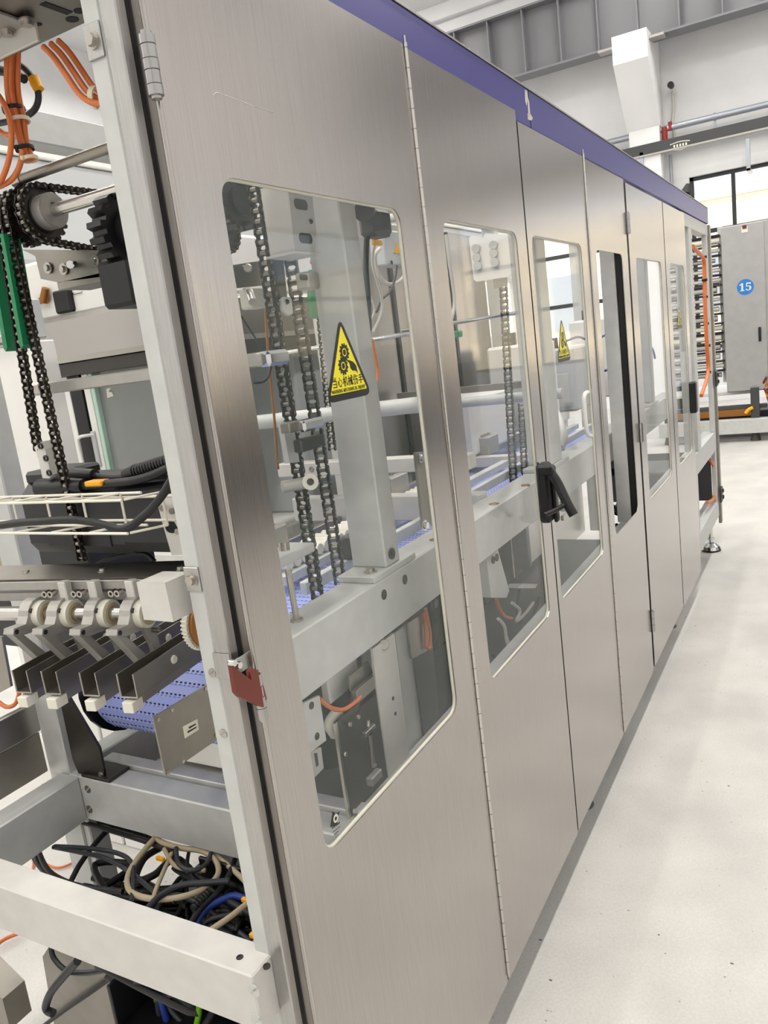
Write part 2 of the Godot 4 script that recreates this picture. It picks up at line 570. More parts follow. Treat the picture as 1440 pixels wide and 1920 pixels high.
func build_machine() -> void:
	var o := thing("packaging_machine", Vector3(2.4, 0, -0.45), "long packaging machine with brushed stainless guard doors under a blue fascia", "machine")
	# guard doors
	var r := 0.03
	var d := guard_door(o, 0.0105, 0.695, 0.12, 2.141, round_rect(0.1, 0.859, 0.6, 1.843, r), true, 0.0, 0.0065)
	door_one = d
	var st := sb()
	cyl(st, Vector3(0.0178, 0.12, -0.0048), Vector3(0.0178, 2.141, -0.0048), 0.0047, -1.0, 28)
	put("rolled_edge", st, "door_steel", d)
	knuckle_hinge(d, 0.003, [1.981, 1.97, 1.955, 1.943, 1.928, 1.916], 0.006, 0.0092)
	knuckle_hinge(d, 0.004, [1.201, 1.184, 1.169, 1.153, 1.136], 0.006, 0.0075)
	piano_hinge(d, 0.697, 0.14, 2.143)
	guard_door(o, 0.699, 1.3, 0.118, 2.136, round_rect(0.784, 0.837, 1.225, 1.841, r))
	d = guard_door(o, 1.303, 1.915, 0.123, 2.112, round_rect(1.338, 0.837, 1.822, 1.841, r))
	piano_hinge(d, 1.918, 0.14, 2.12)
	door_latch(d)
	st = sb()
	tube(st, [Vector3(1.881, 1.37, -0.012), Vector3(1.804, 1.382, -0.012), Vector3(1.768, 1.371, -0.012), Vector3(1.765, 1.337, -0.012), Vector3(1.767, 1.277, -0.012), Vector3(1.785, 1.248, -0.012), Vector3(1.842, 1.234, -0.012)], 0.007, 8, 5)
	put("inner_handle", st, "white_paint", d)
	guard_door(o, 1.921, 2.49, 0.12, 2.108, round_rect(2.002, 0.850, 2.389, 1.833, r), false)
	d = guard_door(o, 2.515, 3.288, 0.128, 2.100, round_rect(2.63, 0.835, 3.176, 1.829, r))
	for ys in [[1.987, 1.964, 1.938, 1.913], [1.179, 1.155, 1.131, 1.108], [0.385, 0.356, 0.326, 0.297]]:
		var s: Array = ys.duplicate()
		knuckle_hinge(d, 2.503, s, 0.004, 0.010)
	d = guard_door(o, 3.298, 3.93, 0.118, 2.100, round_rect(3.405, 0.835, 3.832, 1.829, r))
	st = sb()
	box(st, Vector3(3.80, 1.05, 0.0), Vector3(3.86, 1.218, 0.035), 0.006)
	put("latch_handle", st, "black_plastic", d)
	# fascia
	st = sb()
	box(st, Vector3(-0.1, 2.117, -0.05), Vector3(4.958, 2.212, -0.006), 0.002)
	var f := put("fascia", st, "fascia_blue", o)
	st = sb()
	box(st, Vector3(-0.1, 2.212, -0.056), Vector3(4.96, 2.216, -0.003), 0.001)
	put("edge_strip", st, "bolt_steel", f)
	st = sb()
	for q in [[Vector3(1.406, 2.206, -0.004), Vector3(1.423, 2.207, -0.004), Vector3(1.426, 2.188, -0.004), Vector3(1.408, 2.168, -0.004), Vector3(1.402, 2.177, -0.004)], [Vector3(1.424, 2.194, -0.004), Vector3(1.433, 2.183, -0.004), Vector3(1.433, 2.15, -0.004), Vector3(1.417, 2.138, -0.004)], [Vector3(1.412, 2.15, -0.004), Vector3(1.438, 2.152, -0.004), Vector3(1.453, 2.145, -0.004), Vector3(1.438, 2.137, -0.004), Vector3(1.412, 2.135, -0.004)]]:
		var pl := PackedVector2Array()
		for p in q: pl.append(Vector2(p.x, p.y))
		prism(st, pl, Vector3(0, 0, -0.0062), Vector3.RIGHT, Vector3.UP, 0.0012)
	put("paint_chip", st, "fascia_chip", f)
	st = sb()
	box(st, Vector3(1.432, 2.117, -0.03), Vector3(1.432 + 0.003, 2.212, -0.0052), 0.0)
	put("joint", st, "seal_black", f)
	# near corner post with its door stop
	st = sb()
	box(st, Vector3(-0.007, 0.1, -0.078), Vector3(0.044, 2.35, -0.048), 0.003)
	var post := put("corner_post", st, "frame_metal", o)
	st = sb()
	box(st, Vector3(-0.008, 0.1, -0.0475), Vector3(0.0095, 2.35, -0.022), 0.0018)
	put("door_stop", st, "post_steel", post)
	st = sb()
	box(st, Vector3(0.0085, 0.1, -0.034), Vector3(0.0133, 2.35, -0.0215), 0.0)
	put("seal", st, "seal_black", post)
	for q in [[1.991, 0.019], [1.335, 0.017]]:
		st = sb()
		box(st, Vector3(-0.0105, q[0] - q[1], -0.076), Vector3(-0.007, q[0] + q[1], -0.05), 0.001)
		put("bolt_plate", st, "post_steel", post)
		st = sb()
		hexbolt(st, Vector3(-0.0105, q[0], -0.063), Vector3(-1, 0, 0), 0.0075)
		put("bolt", st, "bolt_steel", post)
	for p in [Vector3(-0.008, 1.201, -0.06), Vector3(-0.008, 1.111, -0.06)]:
		st = sb()
		screw(st, p + Vector3(0.0005, 0, 0), Vector3(-1, 0, 0), 0.0065)
		put("slotted_screw", st, "bolt_steel", post)
	# rear wall of guards, posts
	st = sb()
	box(st, Vector3(1.75, 0.12, -0.93), Vector3(3.3, 2.1, -0.905), 0.002)
	put("rear_panel", st, "door_steel", o)
	for x in [2.25, 2.85]:
		st = sb()
		box(st, Vector3(x - 0.012, 0.12, -0.904), Vector3(x + 0.012, 2.1, -0.897), 0.001)
		put("rear_panel_joint", st, "dark_steel", o)
	for q in [[0.275, 0.05], [1.62, 0.08], [3.3, 0.06], [4.9, 0.06]]:
		st = sb()
		box(st, Vector3(q[0], 0.1, -0.90), Vector3(q[0] + q[1], 2.2, -0.83), 0.003)
		put("rear_post", st, "frame_metal", o)
	st = sb()
	box(st, Vector3(-0.03, 2.14, -0.9), Vector3(4.95, 2.21, -0.84), 0.003)
	put("rear_top_rail", st, "frame_metal", o)
	# inner longitudinal beam and posts behind the doors
	st = sb()
	box(st, Vector3(0.175, 1.043, -0.18), Vector3(4.0, 1.158, -0.1), 0.003)
	var beam := put("side_beam", st, "frame_metal", o)
	for p in [Vector3(0.533, 1.127, -0.1), Vector3(0.624, 1.129, -0.1), Vector3(0.752, 1.031, -0.1), Vector3(1.105, 1.027, -0.1), Vector3(1.132, 1.026, -0.1)]:
		st = sb()
		cyl(st, p - Vector3(0, 0, 0.002), p + Vector3(0, 0, 0.0008), 0.0105, -1.0, 16, 0.0075)
		cyl(st, p - Vector3(0, 0, 0.002), p + Vector3(0, 0, 0.0003), 0.0075, -1.0, 14)
		put("plug", st, "dark_steel", beam)
	for p in [[Vector3(0.829, 1.158, -0.124), 0.013], [Vector3(1.191, 1.158, -0.118), 0.014], [Vector3(1.432, 1.158, -0.112), 0.014]]:
		st = sb()
		cyl(st, p[0] - Vector3(0, 0.001, 0), p[0] + Vector3(0, 0.0012, 0), p[1], -1.0, 16, p[1] * 0.55)
		put("bush", st, "brass", beam)
	for q in [[0.565, 0.625], [1.68, 1.79], [3.35, 3.42]]:
		st = sb()
		box(st, Vector3(q[0], 1.172, -0.185), Vector3(q[1], 2.15, -0.105), 0.003)
		var p2 := put("upright", st, "frame_metal", o)
		st = sb()
		box(st, Vector3(q[0] - 0.06, 1.158, -0.185), Vector3(q[1] + 0.06, 1.172, -0.1), 0.002)
		put("foot_plate", st, "frame_metal", p2)
		st = sb()
		hexbolt(st, Vector3(q[0] - 0.03, 1.172, -0.125), Vector3.UP, 0.010)
		put("bolt", st, "bolt_steel", p2)
	st = sb()
	cyl(st, Vector3(0.59, 1.195, -0.104), Vector3(0.59, 1.195, -0.104) + Vector3(0, 0, 0.003), 0.0115, -1.0, 16)
	put("plug", st, "dark_steel", beam)
	# upper longitudinal rails and lower ring
	st = sb()
	box(st, Vector3(-0.03, 2.12, -0.12), Vector3(4.0, 2.2, -0.06), 0.003)
	put("top_rail", st, "frame_metal", o)
	st = sb()
	box(st, Vector3(0.275, 0.65, -0.895), Vector3(4.0, 0.757, -0.835), 0.003)
	put("base_beam", st, "frame_metal", o)
	st = sb()
	box(st, Vector3(0.275, 0.65, -0.12), Vector3(4.0, 0.757, -0.06), 0.003)
	put("base_beam", st, "frame_metal", o)
	# near-end base beams: the bar at the end and the cross beam behind it
	st = sb()
	box(st, Vector3(-0.05, 0.66, -1.0), Vector3(0.008, 0.757, -0.048), 0.0025)
	var bar := put("end_bar", st, "white_paint_frame", o)
	for p in [Vector3(-0.05, 0.734, -0.049), Vector3(-0.05, 0.681, -0.054)]:
		st = sb()
		screw(st, p, Vector3(-1, 0, 0), 0.0105)
		put("slotted_screw", st, "frame_metal", bar)
	for p in [Vector3(-0.027, 0.757, -0.089), Vector3(-0.026, 0.757, -0.04)]:
		st = sb()
		cyl(st, p - Vector3(0, 0.002, 0), p + Vector3(0, 0.0008, 0), 0.0055, -1.0, 14, 0.0035)
		cyl(st, p - Vector3(0, 0.003, 0), p + Vector3(0, 0.0002, 0), 0.0036, -1.0, 12)
		put("thread_hole", st, "dark_steel", bar)
	st = sb()
	box(st, Vector3(0.275, 0.648, -0.84), Vector3(0.335, 0.757, -0.06), 0.003)
	var cross := put("cross_beam", st, "frame_metal", o)
	for p in [Vector3(0.275, 0.729, -0.777), Vector3(0.275, 0.677, -0.787)]:
		st = sb()
		screw(st, p, Vector3(-1, 0, 0), 0.0095)
		put("slotted_screw", st, "plate_steel", cross)
	st = sb()
	box(st, Vector3(-0.6, 0.648, -0.86), Vector3(0.275, 0.757, -0.80), 0.003)
	put("outer_beam", st, "frame_metal", o)
	for q in [[0.28, -0.86], [0.28, -0.12], [0.0, -0.1], [1.6, -0.86], [1.6, -0.12], [3.3, -0.86], [3.3, -0.12]]:
		st = sb()
		box(st, Vector3(q[0], 0.1, q[1]), Vector3(q[0] + 0.05, 0.655, q[1] + 0.05), 0.003)
		var leg := put("leg", st, "frame_metal", o)
		st = sb()
		cyl(st, Vector3(q[0] + 0.025, 0.03, q[1] + 0.025), Vector3(q[0] + 0.025, 0.1, q[1] + 0.025), 0.01)
		cyl(st, Vector3(q[0] + 0.025, 0, q[1] + 0.025), Vector3(q[0] + 0.025, 0.03, q[1] + 0.025), 0.05, 0.018, 20)
		put("foot", st, "dark_steel", leg)
	far_frame(o)

func far_frame(o: Node3D) -> void:
	var st := sb()
	box(st, Vector3(3.94, 2.045, -0.07), Vector3(4.95, 2.114, -0.012), 0.002)
	var f := put("end_frame", st, "frame_metal", o)
	for y in [[0.66, 0.785], [0.20, 0.315]]:
		st = sb()
		box(st, Vector3(3.94, y[0], -0.09), Vector3(4.93, y[1], -0.012), 0.002)
		put("frame_rail", st, "frame_metal", f)
	st = sb()
	box(st, Vector3(4.88, 0.318, -0.8), Vector3(4.89, 0.657, -0.045), 0.002)
	put("bay_back", st, "tray_grey", f)
	for q in [[4.14, 0.786, 2.045, 0.11, 0.09], [4.87, 0.786, 2.045, 0.06, 0.04], [4.0, 0.316, 0.659, 0.06, 0.09], [4.87, 0.316, 0.659, 0.05, 0.04]]:
		st = sb()
		box(st, Vector3(q[0], q[1], -q[4]), Vector3(q[0] + q[3], q[2], -0.012), 0.002)
		put("upright", st, "frame_metal", f)
	st = sb()
	box(st, Vector3(4.955, 0.14, -0.02), Vector3(5.01, 2.112, 0.0), 0.002)
	var p := put("end_post", st, "plate_steel", o)
	for y in [1.133, 0.346]:
		st = sb()
		box(st, Vector3(4.90, y - 0.05, 0.0), Vector3(4.985, y + 0.05, 0.012), 0.003)
		for k in [-0.022, 0.022]: box(st, Vector3(4.955, y + k - 0.012, 0.012), Vector3(4.975, y + k + 0.012, 0.02), 0.002)
		put("clasp", st, "dark_steel", p)
	st = sb()
	cyl(st, Vector3(4.76, 0.03, -0.05), Vector3(4.76, 0.2, -0.05), 0.014)
	cyl(st, Vector3(4.76, 0.075, -0.05), Vector3(4.76, 0.09, -0.05), 0.022, -1.0, 6)
	cyl(st, Vector3(4.76, 0.012, -0.05), Vector3(4.76, 0.034, -0.05), 0.064, 0.056, 24)
	cyl(st, Vector3(4.76, 0.034, -0.05), Vector3(4.76, 0.052, -0.05), 0.056, 0.034, 24)
	cyl(st, Vector3(4.76, 0.052, -0.05), Vector3(4.76, 0.062, -0.05), 0.034, 0.012, 24)
	var foot := put("levelling_foot", st, "chrome", o)
	st = sb()
	cyl(st, Vector3(4.76, 0.0, -0.05), Vector3(4.76, 0.013, -0.05), 0.06, -1.0, 24)
	put("rubber_pad", st, "black_rubber", foot)

func door_latch(d: Node3D) -> void:   # swing handle standing open on its black escutcheon
	var st := sb()
	var x0: float = 1.207
	var x1: float = 1.257
	var y0: float = 1.095
	var y1: float = 1.257
	box(st, Vector3(x0, y0 + 0.004, 0.0), Vector3(x1, y1, 0.03), 0.006)
	var h := put("latch_handle", st, "black_plastic", d)
	st = sb()
	box(st, Vector3(x1 - 0.022, y0, 0.030), Vector3(x1, y1 - 0.012, 0.040), 0.004)
	put("front_rail", st, "black_plastic", h)
	st = sb()
	var a: Vector3 = Vector3(1.2, 1.242, 0.04)
	var b: Vector3 = Vector3(1.182, 1.127, 0.1)
	tube(st, [a, a.lerp(b, 0.3) + Vector3(0.004, 0, 0.002), a.lerp(b, 0.7), b], 0.0125, 10, 4)
	box(st, a - Vector3(0.016, 0.012, 0.03), a + Vector3(0.016, 0.014, 0.012), 0.004)
	tube(st, [a.lerp(b, 0.72), a.lerp(b, 0.72) + Vector3(-0.02, -0.012, -0.02), a.lerp(b, 0.72) + Vector3(-0.05, -0.02, -0.045)], 0.007, 8, 4)
	put("lever", st, "black_plastic", h)
	st = sb()
	box(st, Vector3(1.262, 1.105, 0.05) - Vector3(0.02, 0.008, 0.004), Vector3(1.262, 1.105, 0.05) + Vector3(0.012, 0.006, 0.004), 0.002)
	put("lock_bolt", st, "bolt_steel", h)

# ---------------------------------------------------------------- chains
func link_mesh(outer: bool) -> ArrayMesh:   # roller chain link, pitch 1 along x, pins along z
	var plate := PackedVector2Array()
	for s in [0, 1]:
		for k in 9:
			var t: float = deg_to_rad(-70.0 + 140.0 * k / 8.0) + PI * s
			plate.append(Vector2(0.5 - s, 0) + Vector2(cos(t), sin(t)) * 0.44)
		plate.append(Vector2(0, 0.29 if s == 0 else -0.29))
	var st := sb()
	var z := 0.58 if outer else 0.44
	for s in [-1.0, 1.0]:
		prism(st, plate, Vector3(0, 0, s * z - 0.055), Vector3.RIGHT, Vector3.UP, 0.11)
	var m := st.commit()
	st = sb()
	for e in [-0.5, 0.5]:
		if outer: cyl(st, Vector3(e, 0, -0.72), Vector3(e, 0, 0.72), 0.17, -1.0, 10)
		else: cyl(st, Vector3(e, 0, -0.38), Vector3(e, 0, 0.38), 0.32, -1.0, 10)
	st.commit(m)
	m.surface_set_material(0, M["chain_plate"])
	m.surface_set_material(1, M["chain_pin"])
	return m

var links: Array = []

func chain(label: String, group: String, pts: Array, pitch: float, axis: Vector3, closed := false, category := "chain") -> Node3D:
	if links.is_empty(): links = [link_mesh(true), link_mesh(false)]
	var o := thing("drive_chain", pts[0], label, category, group)
	var total := 0.0
	var n := pts.size()
	var segs := n if closed else n - 1
	for i in segs: total += pts[i].distance_to(pts[(i + 1) % n])
	var count := int(total / pitch)
	var at := func(s: float) -> Vector3:
		for i in segs:
			var l: float = pts[i].distance_to(pts[(i + 1) % n])
			if s <= l or i == segs - 1: return pts[i].lerp(pts[(i + 1) % n], s / l)
			s -= l
		return pts[0]
	for k in count:
		var a: Vector3 = at.call(k * pitch)
		var b: Vector3 = at.call((k + 1) * pitch)
		var d := (b - a).normalized()
		var z := (axis - d * axis.dot(d)).normalized()
		var t := Transform3D(Basis(d, z.cross(d), z) * Basis.from_scale(Vector3.ONE * pitch), (a + b) * 0.5)
		var mi := place("link", links[k % 2], "", t, o)
		mi.name = "outer_link" if k % 2 == 0 else "inner_link"
	return o

func gear_poly(r: float, teeth: int, tooth: float) -> PackedVector2Array:
	var out := PackedVector2Array()
	for k in teeth:
		for q in [[0.0, 0.0], [0.3, 0.0], [0.45, 1.0], [0.8, 1.0], [0.95, 0.0]]:
			var t: float = TAU * (k + q[0]) / teeth
			out.append(Vector2(cos(t), sin(t)) * (r + tooth * q[1]))
	return out

func arc_pts(c: Vector3, r: float, a0: float, a1: float, n: int) -> Array:
	var out: Array = []
	for k in n + 1:
		var t: float = deg_to_rad(lerpf(a0, a1, float(k) / n))
		out.append(c + Vector3(cos(t), sin(t), 0) * r)
	return out

func cable(called: String, m: String, pts: Array, r: float, label: String, category := "cable", group := "") -> MeshInstance3D:
	var st := sb()
	tube(st, pts, r, 8, 6)
	var o := put(called, st, m)
	tag(o, label, category, group)
	return o

func tie(parent: Node3D, p: Vector3, d: Vector3, r: float, m := "tie_plastic", w := 0.005) -> void:
	var st := sb()
	cyl(st, p - d.normalized() * w * 0.5, p + d.normalized() * w * 0.5, r, -1.0, 14, r * 0.82)
	var ax := side_axes(d.normalized())
	box(st, p + ax[1] * r - Vector3.ONE * 0.003, p + ax[1] * r + Vector3.ONE * 0.003, 0.001)
	put("cable_tie", st, m, parent)

func build_left_end() -> void:
	var st := sb()
	var o: Node3D
	# top cross member with its bolted bracket, seen from below
	o = thing("top_cross_member", Vector3(0.05, 2.09, -0.5), "grey drilled steel cross member at the very top of the open machine end", "beam")
	st = sb()
	box(st, Vector3(-0.03, 2.10, -0.9), Vector3(0.15, 2.2, -0.058), 0.002)
	put("beam_body", st, "plate_steel", o)
	for q in [[Vector3(0.128, 2.1, -0.233), 0.009], [Vector3(0.118, 2.1, -0.206), 0.008], [Vector3(0.105, 2.1, -0.275), 0.005]]:
		st = sb()
		cyl(st, q[0] - Vector3(0, 0.0008, 0), q[0] + Vector3(0, 0.001, 0), q[1], -1.0, 16)
		put("hole", st, "seal_black", o)
	st = sb()
	var sl: Vector3 = Vector3(0.091, 2.1, -0.22)
	box(st, sl - Vector3(0.022, 0.0008, 0.006), sl + Vector3(0.022, 0.001, 0.006), 0.0)
	put("slot", st, "seal_black", o)
	st = sb()
	box(st, Vector3(0.096, 2.094, -0.272) + Vector3(0, 0, 0), Vector3(-0.03, 2.099, -0.62), 0.001)
	var br := put("bracket", st, "cast_alu", o)
	for p in [Vector3(0.075, 2.094, -0.263), Vector3(0.075, 2.094, -0.306)]:
		st = sb()
		hexbolt(st, p, Vector3.DOWN, 0.0085)
		put("bolt", st, "bolt_steel", br)
	st = sb()
	box(st, Vector3(0.085, 2.07, -0.26), Vector3(0.09, 2.098, -0.62), 0.001)
	put("bracket_flange", st, "white_paint_frame", br)
	# orange cable bundle under the beam
	for i in 6:
		var k: Array = [0, -6, 6, -3, 9, 3]
		var dz := [0.0, 0.008, -0.006, 0.012, 0.004, -0.01]
		var pts: Array = []
		for p in [Vector3(0.12, 2.089, -0.358), Vector3(0.12, 2.056, -0.371), Vector3(0.12, 2.032, -0.376), Vector3(0.12, 2.002, -0.375), Vector3(0.12, 1.972, -0.374), Vector3(0.12, 1.944, -0.368)]:
			pts.append(p + Vector3(dz[i], 0.0, k[i] * 0.0011) * (1.0 if pts.size() < 4 else 0.65))
		o = cable("orange_cable", "orange_cable", pts, 0.0038, "orange cable in the tied bundle hanging under the top cross member", "cable", "orange cables in the hanging bundle")
	for q in [[Vector3(0.12, 2, -0.372), 0.0165, "tie_plastic"], [Vector3(0.12, 2.017, -0.378), 0.0165, "seal_black"], [Vector3(0.12, 1.961, -0.372), 0.014, "seal_black"], [Vector3(0.12, 1.945, -0.365), 0.0125, "tie_plastic"]]:
		tie(o, q[0], Vector3(0, -1, 0.12), q[1], q[2])
	cable("orange_cable", "orange_cable", [Vector3(0.1, 2.037, -0.383), Vector3(0.1, 2.019, -0.372), Vector3(0.1, 1.994, -0.367), Vector3(0.1, 1.971, -0.372), Vector3(0.1, 1.946, -0.387), Vector3(0.1, 1.924, -0.411), Vector3(0.1, 1.918, -0.428)], 0.0042, "orange cable looping out to the picture edge beside the hanging bundle")
	cable("orange_cable", "orange_cable", [Vector3(0.11, 1.957, -0.365), Vector3(0.11, 1.944, -0.372), Vector3(0.11, 1.93, -0.387), Vector3(0.11, 1.921, -0.408), Vector3(0.11, 1.918, -0.44)], 0.0042, "orange cable curving back from the foot of the hanging bundle")
	cable("orange_cable", "orange_cable", [Vector3(0.12, 2.002, -0.424), Vector3(0.12, 1.991, -0.41), Vector3(0.12, 1.988, -0.396), Vector3(0.12, 1.995, -0.386)], 0.0038, "short orange cable joining the hanging bundle from the side")
	o = cable("dark_cable", "grey_cable", [Vector3(0.16, 2.094, -0.396), Vector3(0.16, 2.081, -0.381), Vector3(0.16, 2.063, -0.369), Vector3(0.16, 2.041, -0.366), Vector3(0.16, 2.026, -0.379), Vector3(0.16, 2.021, -0.403), Vector3(0.16, 2.023, -0.439), Vector3(0.16, 2.027, -0.475)], 0.005, "dark grey cable loop with a yellow ferrule behind the orange bundle")
	st = sb()
	tube(st, [Vector3(0.159, 2.067, -0.368), Vector3(0.159, 2.057, -0.365), Vector3(0.159, 2.048, -0.361)], 0.0085, 6, 2)
	put("ferrule", st, "yellow_tape", o)
	o = cable("dark_cable", "black_rubber", [Vector3(0.17, 2.104, -0.459), Vector3(0.17, 2.092, -0.429), Vector3(0.17, 2.076, -0.401)], 0.007, "short black hose end behind the hanging orange bundle")
	for i in 3:
		var pts: Array = []
		for p in [Vector3(0.06, 2.051, -0.22), Vector3(0.06, 2.033, -0.204), Vector3(0.06, 2.006, -0.187), Vector3(0.06, 1.982, -0.172), Vector3(0.06, 1.967, -0.154), Vector3(0.06, 1.959, -0.132)]: pts.append(p + Vector3(0.01 * i, 0.005 * (i - 1), 0.004 * (i - 1)))
		o = cable("orange_cable", "orange_cable", pts, 0.0042, "orange cable swooping from the beam to the corner post through a white ring", "cable", "three orange cables to the corner post")
	tie(o, Vector3(0.07, 1.97, -0.156), Vector3(0.1, -0.3, 1), 0.0125, "tie_plastic", 0.008)
	# rod and drive shaft with sprockets
	o = thing("guide_rod", Vector3(0.15, 1.933, -0.443), "dull grey round rod crossing above the drive shaft", "rod")
	st = sb()
	cyl(st, Vector3(0.15, 1.933, -0.438), Vector3(0.15, 1.936, -0.219) + Vector3(0, 0, 0.1), 0.0078, -1.0, 18)
	put("rod_body", st, "plate_steel", o)
	st = sb()
	cyl(st, Vector3(0.15, 1.932, -0.446), Vector3(0.15, 1.933, -0.427), 0.0095, -1.0, 18)
	put("rod_collar", st, "bolt_steel", o)
	var sx := 0.16
	var s0: Vector3 = Vector3(0.16, 1.878, -0.382)
	var s1: Vector3 = s0 + Vector3(0, 0, 0.32)
	o = thing("drive_shaft", s0, "bright steel drive shaft with hub and chain sprockets at the open end", "shaft")
	st = sb()
	cyl(st, s0 + Vector3(0, 0, -0.12), Vector3(s0.x, s0.y, -0.1), 0.0098, -1.0, 22)
	put("shaft_body", st, "shaft_steel", o)
	st = sb()
	cyl(st, s0 - Vector3(0, 0, 0.02), s0, 0.027, -1.0, 30)
	cyl(st, s0 - Vector3(0, 0, 0.001), s0 + Vector3(0, 0, 0.001), 0.0245, -1.0, 30)
	put("hub", st, "cast_alu", o)
	st = sb()
	box(st, s0 + Vector3(-0.004, 0.006, -0.002), s0 + Vector3(0.003, 0.012, 0.003), 0.0005)
	put("key", st, "dark_steel", o)
	for dz in [-0.026, -0.062, -0.076]:
		st = sb()
		prism(st, gear_poly(0.038, 20, 0.006), s0 + Vector3(0, 0, dz - 0.0035), Vector3.RIGHT, Vector3.UP, 0.007)
		put("sprocket", st, "dark_steel", o)
	st = sb()
	cyl(st, s0 + Vector3(0, 0, -0.1), s0 + Vector3(0, 0, -0.02), 0.03, -1.0, 24)
	put("sprocket_hub", st, "dark_steel", o)
	st = sb()
	var g0 := Vector3(sx + 0.02, 1.823, -0.275)
	prism(st, gear_poly(0.05, 16, 0.010), g0, Vector3.RIGHT, Vector3.UP, 0.03)
	cyl(st, g0 + Vector3(0, 0, -0.01), g0 + Vector3(0, 0, 0.06), 0.034, -1.0, 24)
	o = thing("black_gear", g0, "black toothed wheel half hidden behind the corner post", "gear")
	put("toothed_wheel", st, "black_plastic", o)
	st = sb()
	box(st, g0 + Vector3(-0.04, -0.11, -0.02), g0 + Vector3(0.08, -0.04, 0.05), 0.006)
	put("bearing_block", st, "black_plastic", o)
	# chain over the sprocket, running away to the rear sprocket
	var c := s0 + Vector3(0, 0, -0.026)
	var path := arc_pts(c, 0.042, 80, 265, 16)
	path.append_array([c + Vector3(0.12, -0.055, 0), c + Vector3(0.26, -0.052, 0), c + Vector3(0.42, -0.042, 0)])
	path.append_array(arc_pts(c + Vector3(0.44, 0, 0), 0.042, -80, 80, 8))
	path.append_array([c + Vector3(0.24, 0.043, 0)])
	chain("oily roller chain looped over the sprocket on the bright drive shaft", "", path, 0.0127, Vector3(0, 0, 1), true)
	st = sb()
	prism(st, gear_poly(0.036, 18, 0.006), c + Vector3(0.44, 0, -0.0035), Vector3.RIGHT, Vector3.UP, 0.007)
	cyl(st, c + Vector3(0.44, 0, -0.03), c + Vector3(0.44, 0, 0.2), 0.0098, -1.0, 18)
	o = thing("idler_sprocket", c + Vector3(0.44, 0, 0), "dark idler sprocket at the far end of the looped chain", "sprocket")
	put("sprocket_wheel", st, "dark_steel", o)
	# two hanging strands with guides
	for i in 2:
		var cz: float = s0.z - (0.076 if i == 0 else 0.062)
		var cc := Vector3(s0.x, s0.y, cz)
		var top := arc_pts(cc, 0.042, 60, 180, 10)
		var foot: Vector3 = Vector3(0.125, 1.502, -0.497) if i == 0 else Vector3(0.125, 1.311, -0.444)
		if i == 1: top = arc_pts(cc, 0.042, 60, 160, 9)
		top.append(foot)
		chain(["oily roller chain hanging behind the green guides down to a cream clamp", "oily roller chain hanging beside the green guides down behind the black motor"][i], "", top, 0.0127, Vector3(0, 0, 1))
	o = thing("chain_guide", Vector3(0.14, 1.685, -0.46), "pair of long green plastic strips guiding the hanging chains", "guide")
	for q in [[Vector3(0.14, 1.847, -0.489), Vector3(0.14, 1.681, -0.502)], [Vector3(0.14, 1.852, -0.452), Vector3(0.14, 1.681, -0.461)]]:
		st = sb()
		var a: Vector3 = q[0]
		var b: Vector3 = q[1]
		prism(st, PackedVector2Array([Vector2(a.z - 0.004, a.y), Vector2(b.z - 0.006, b.y), Vector2(b.z - 0.002, b.y - 0.006), Vector2(b.z + 0.004, b.y), Vector2(a.z + 0.004, a.y)]), Vector3(0.14, 0, 0), Vector3(0, 0, 1), Vector3(0, 1, 0), 0.03)
		put("guide_strip", st, "green_plastic", o)
	o = thing("chain_clamp", Vector3(0.12, 1.464, -0.492), "cream steel clamp fixing the end of the hanging chain", "clamp")
	st = sb()
	prism(st, px_poly([Vector3(0.12, 1.514, -0.498), Vector3(0.12, 1.522, -0.476), Vector3(0.12, 1.509, -0.472), Vector3(0.12, 1.465, -0.47), Vector3(0.12, 1.459, -0.477), Vector3(0.12, 1.46, -0.494), Vector3(0.12, 1.492, -0.494)]), Vector3(0.12, 0, 0), Vector3(0, 0, 1), Vector3(0, 1, 0), -0.02)
	put("clamp_body", st, "white_paint_frame", o)
	for p in [Vector3(0.118, 1.515, -0.477), Vector3(0.118, 1.494, -0.47), Vector3(0.118, 1.469, -0.47)]:
		st = sb()
		cyl(st, p, p + Vector3(-0.003, 0, 0), 0.0055, -1.0, 14, 0.003)
		put("screw", st, "dark_steel", o)
	o = thing("flat_bar", Vector3(0.15, 1.605, -0.513), "scuffed flat steel bar running from the hanging chain to the corner post", "bar")
	st = sb()
	box(st, Vector3(0.15, 1.596, -0.511) + Vector3(0, 0.002, 0), Vector3(0.15, 1.618, -0.503) + Vector3(0.012, 0, 0.48), 0.002)
	put("bar_body", st, "cast_alu", o)
	st = sb()
	box(st, Vector3(0.147, 1.6, -0.528), Vector3(0.147, 1.62, -0.487) + Vector3(0.03, 0, 0), 0.006)
	put("end_clamp", st, "bolt_steel", o)
	# channel bracket under the shaft
	o = thing("channel_bracket", Vector3(0.22, 1.778, -0.423), "grey steel channel bracket with round bolts below the chain", "bracket")
	st = sb()
	prism(st, px_poly([Vector3(0.22, 1.85, -0.553), Vector3(0.22, 1.813, -0.342), Vector3(0.22, 1.783, -0.339), Vector3(0.22, 1.774, -0.347), Vector3(0.22, 1.783, -0.478), Vector3(0.22, 1.795, -0.519), Vector3(0.22, 1.834, -0.521)]), Vector3(0.22, 0, 0), Vector3(0, 0, 1), Vector3(0, 1, 0), -0.004)
	put("channel_web", st, "plate_steel", o)
	st = sb()
	box(st, Vector3(0.22, 1.783, -0.481), Vector3(0.22, 1.774, -0.344) + Vector3(0.07, -0.004, 0.12), 0.001)
	put("channel_flange", st, "plate_steel", o)
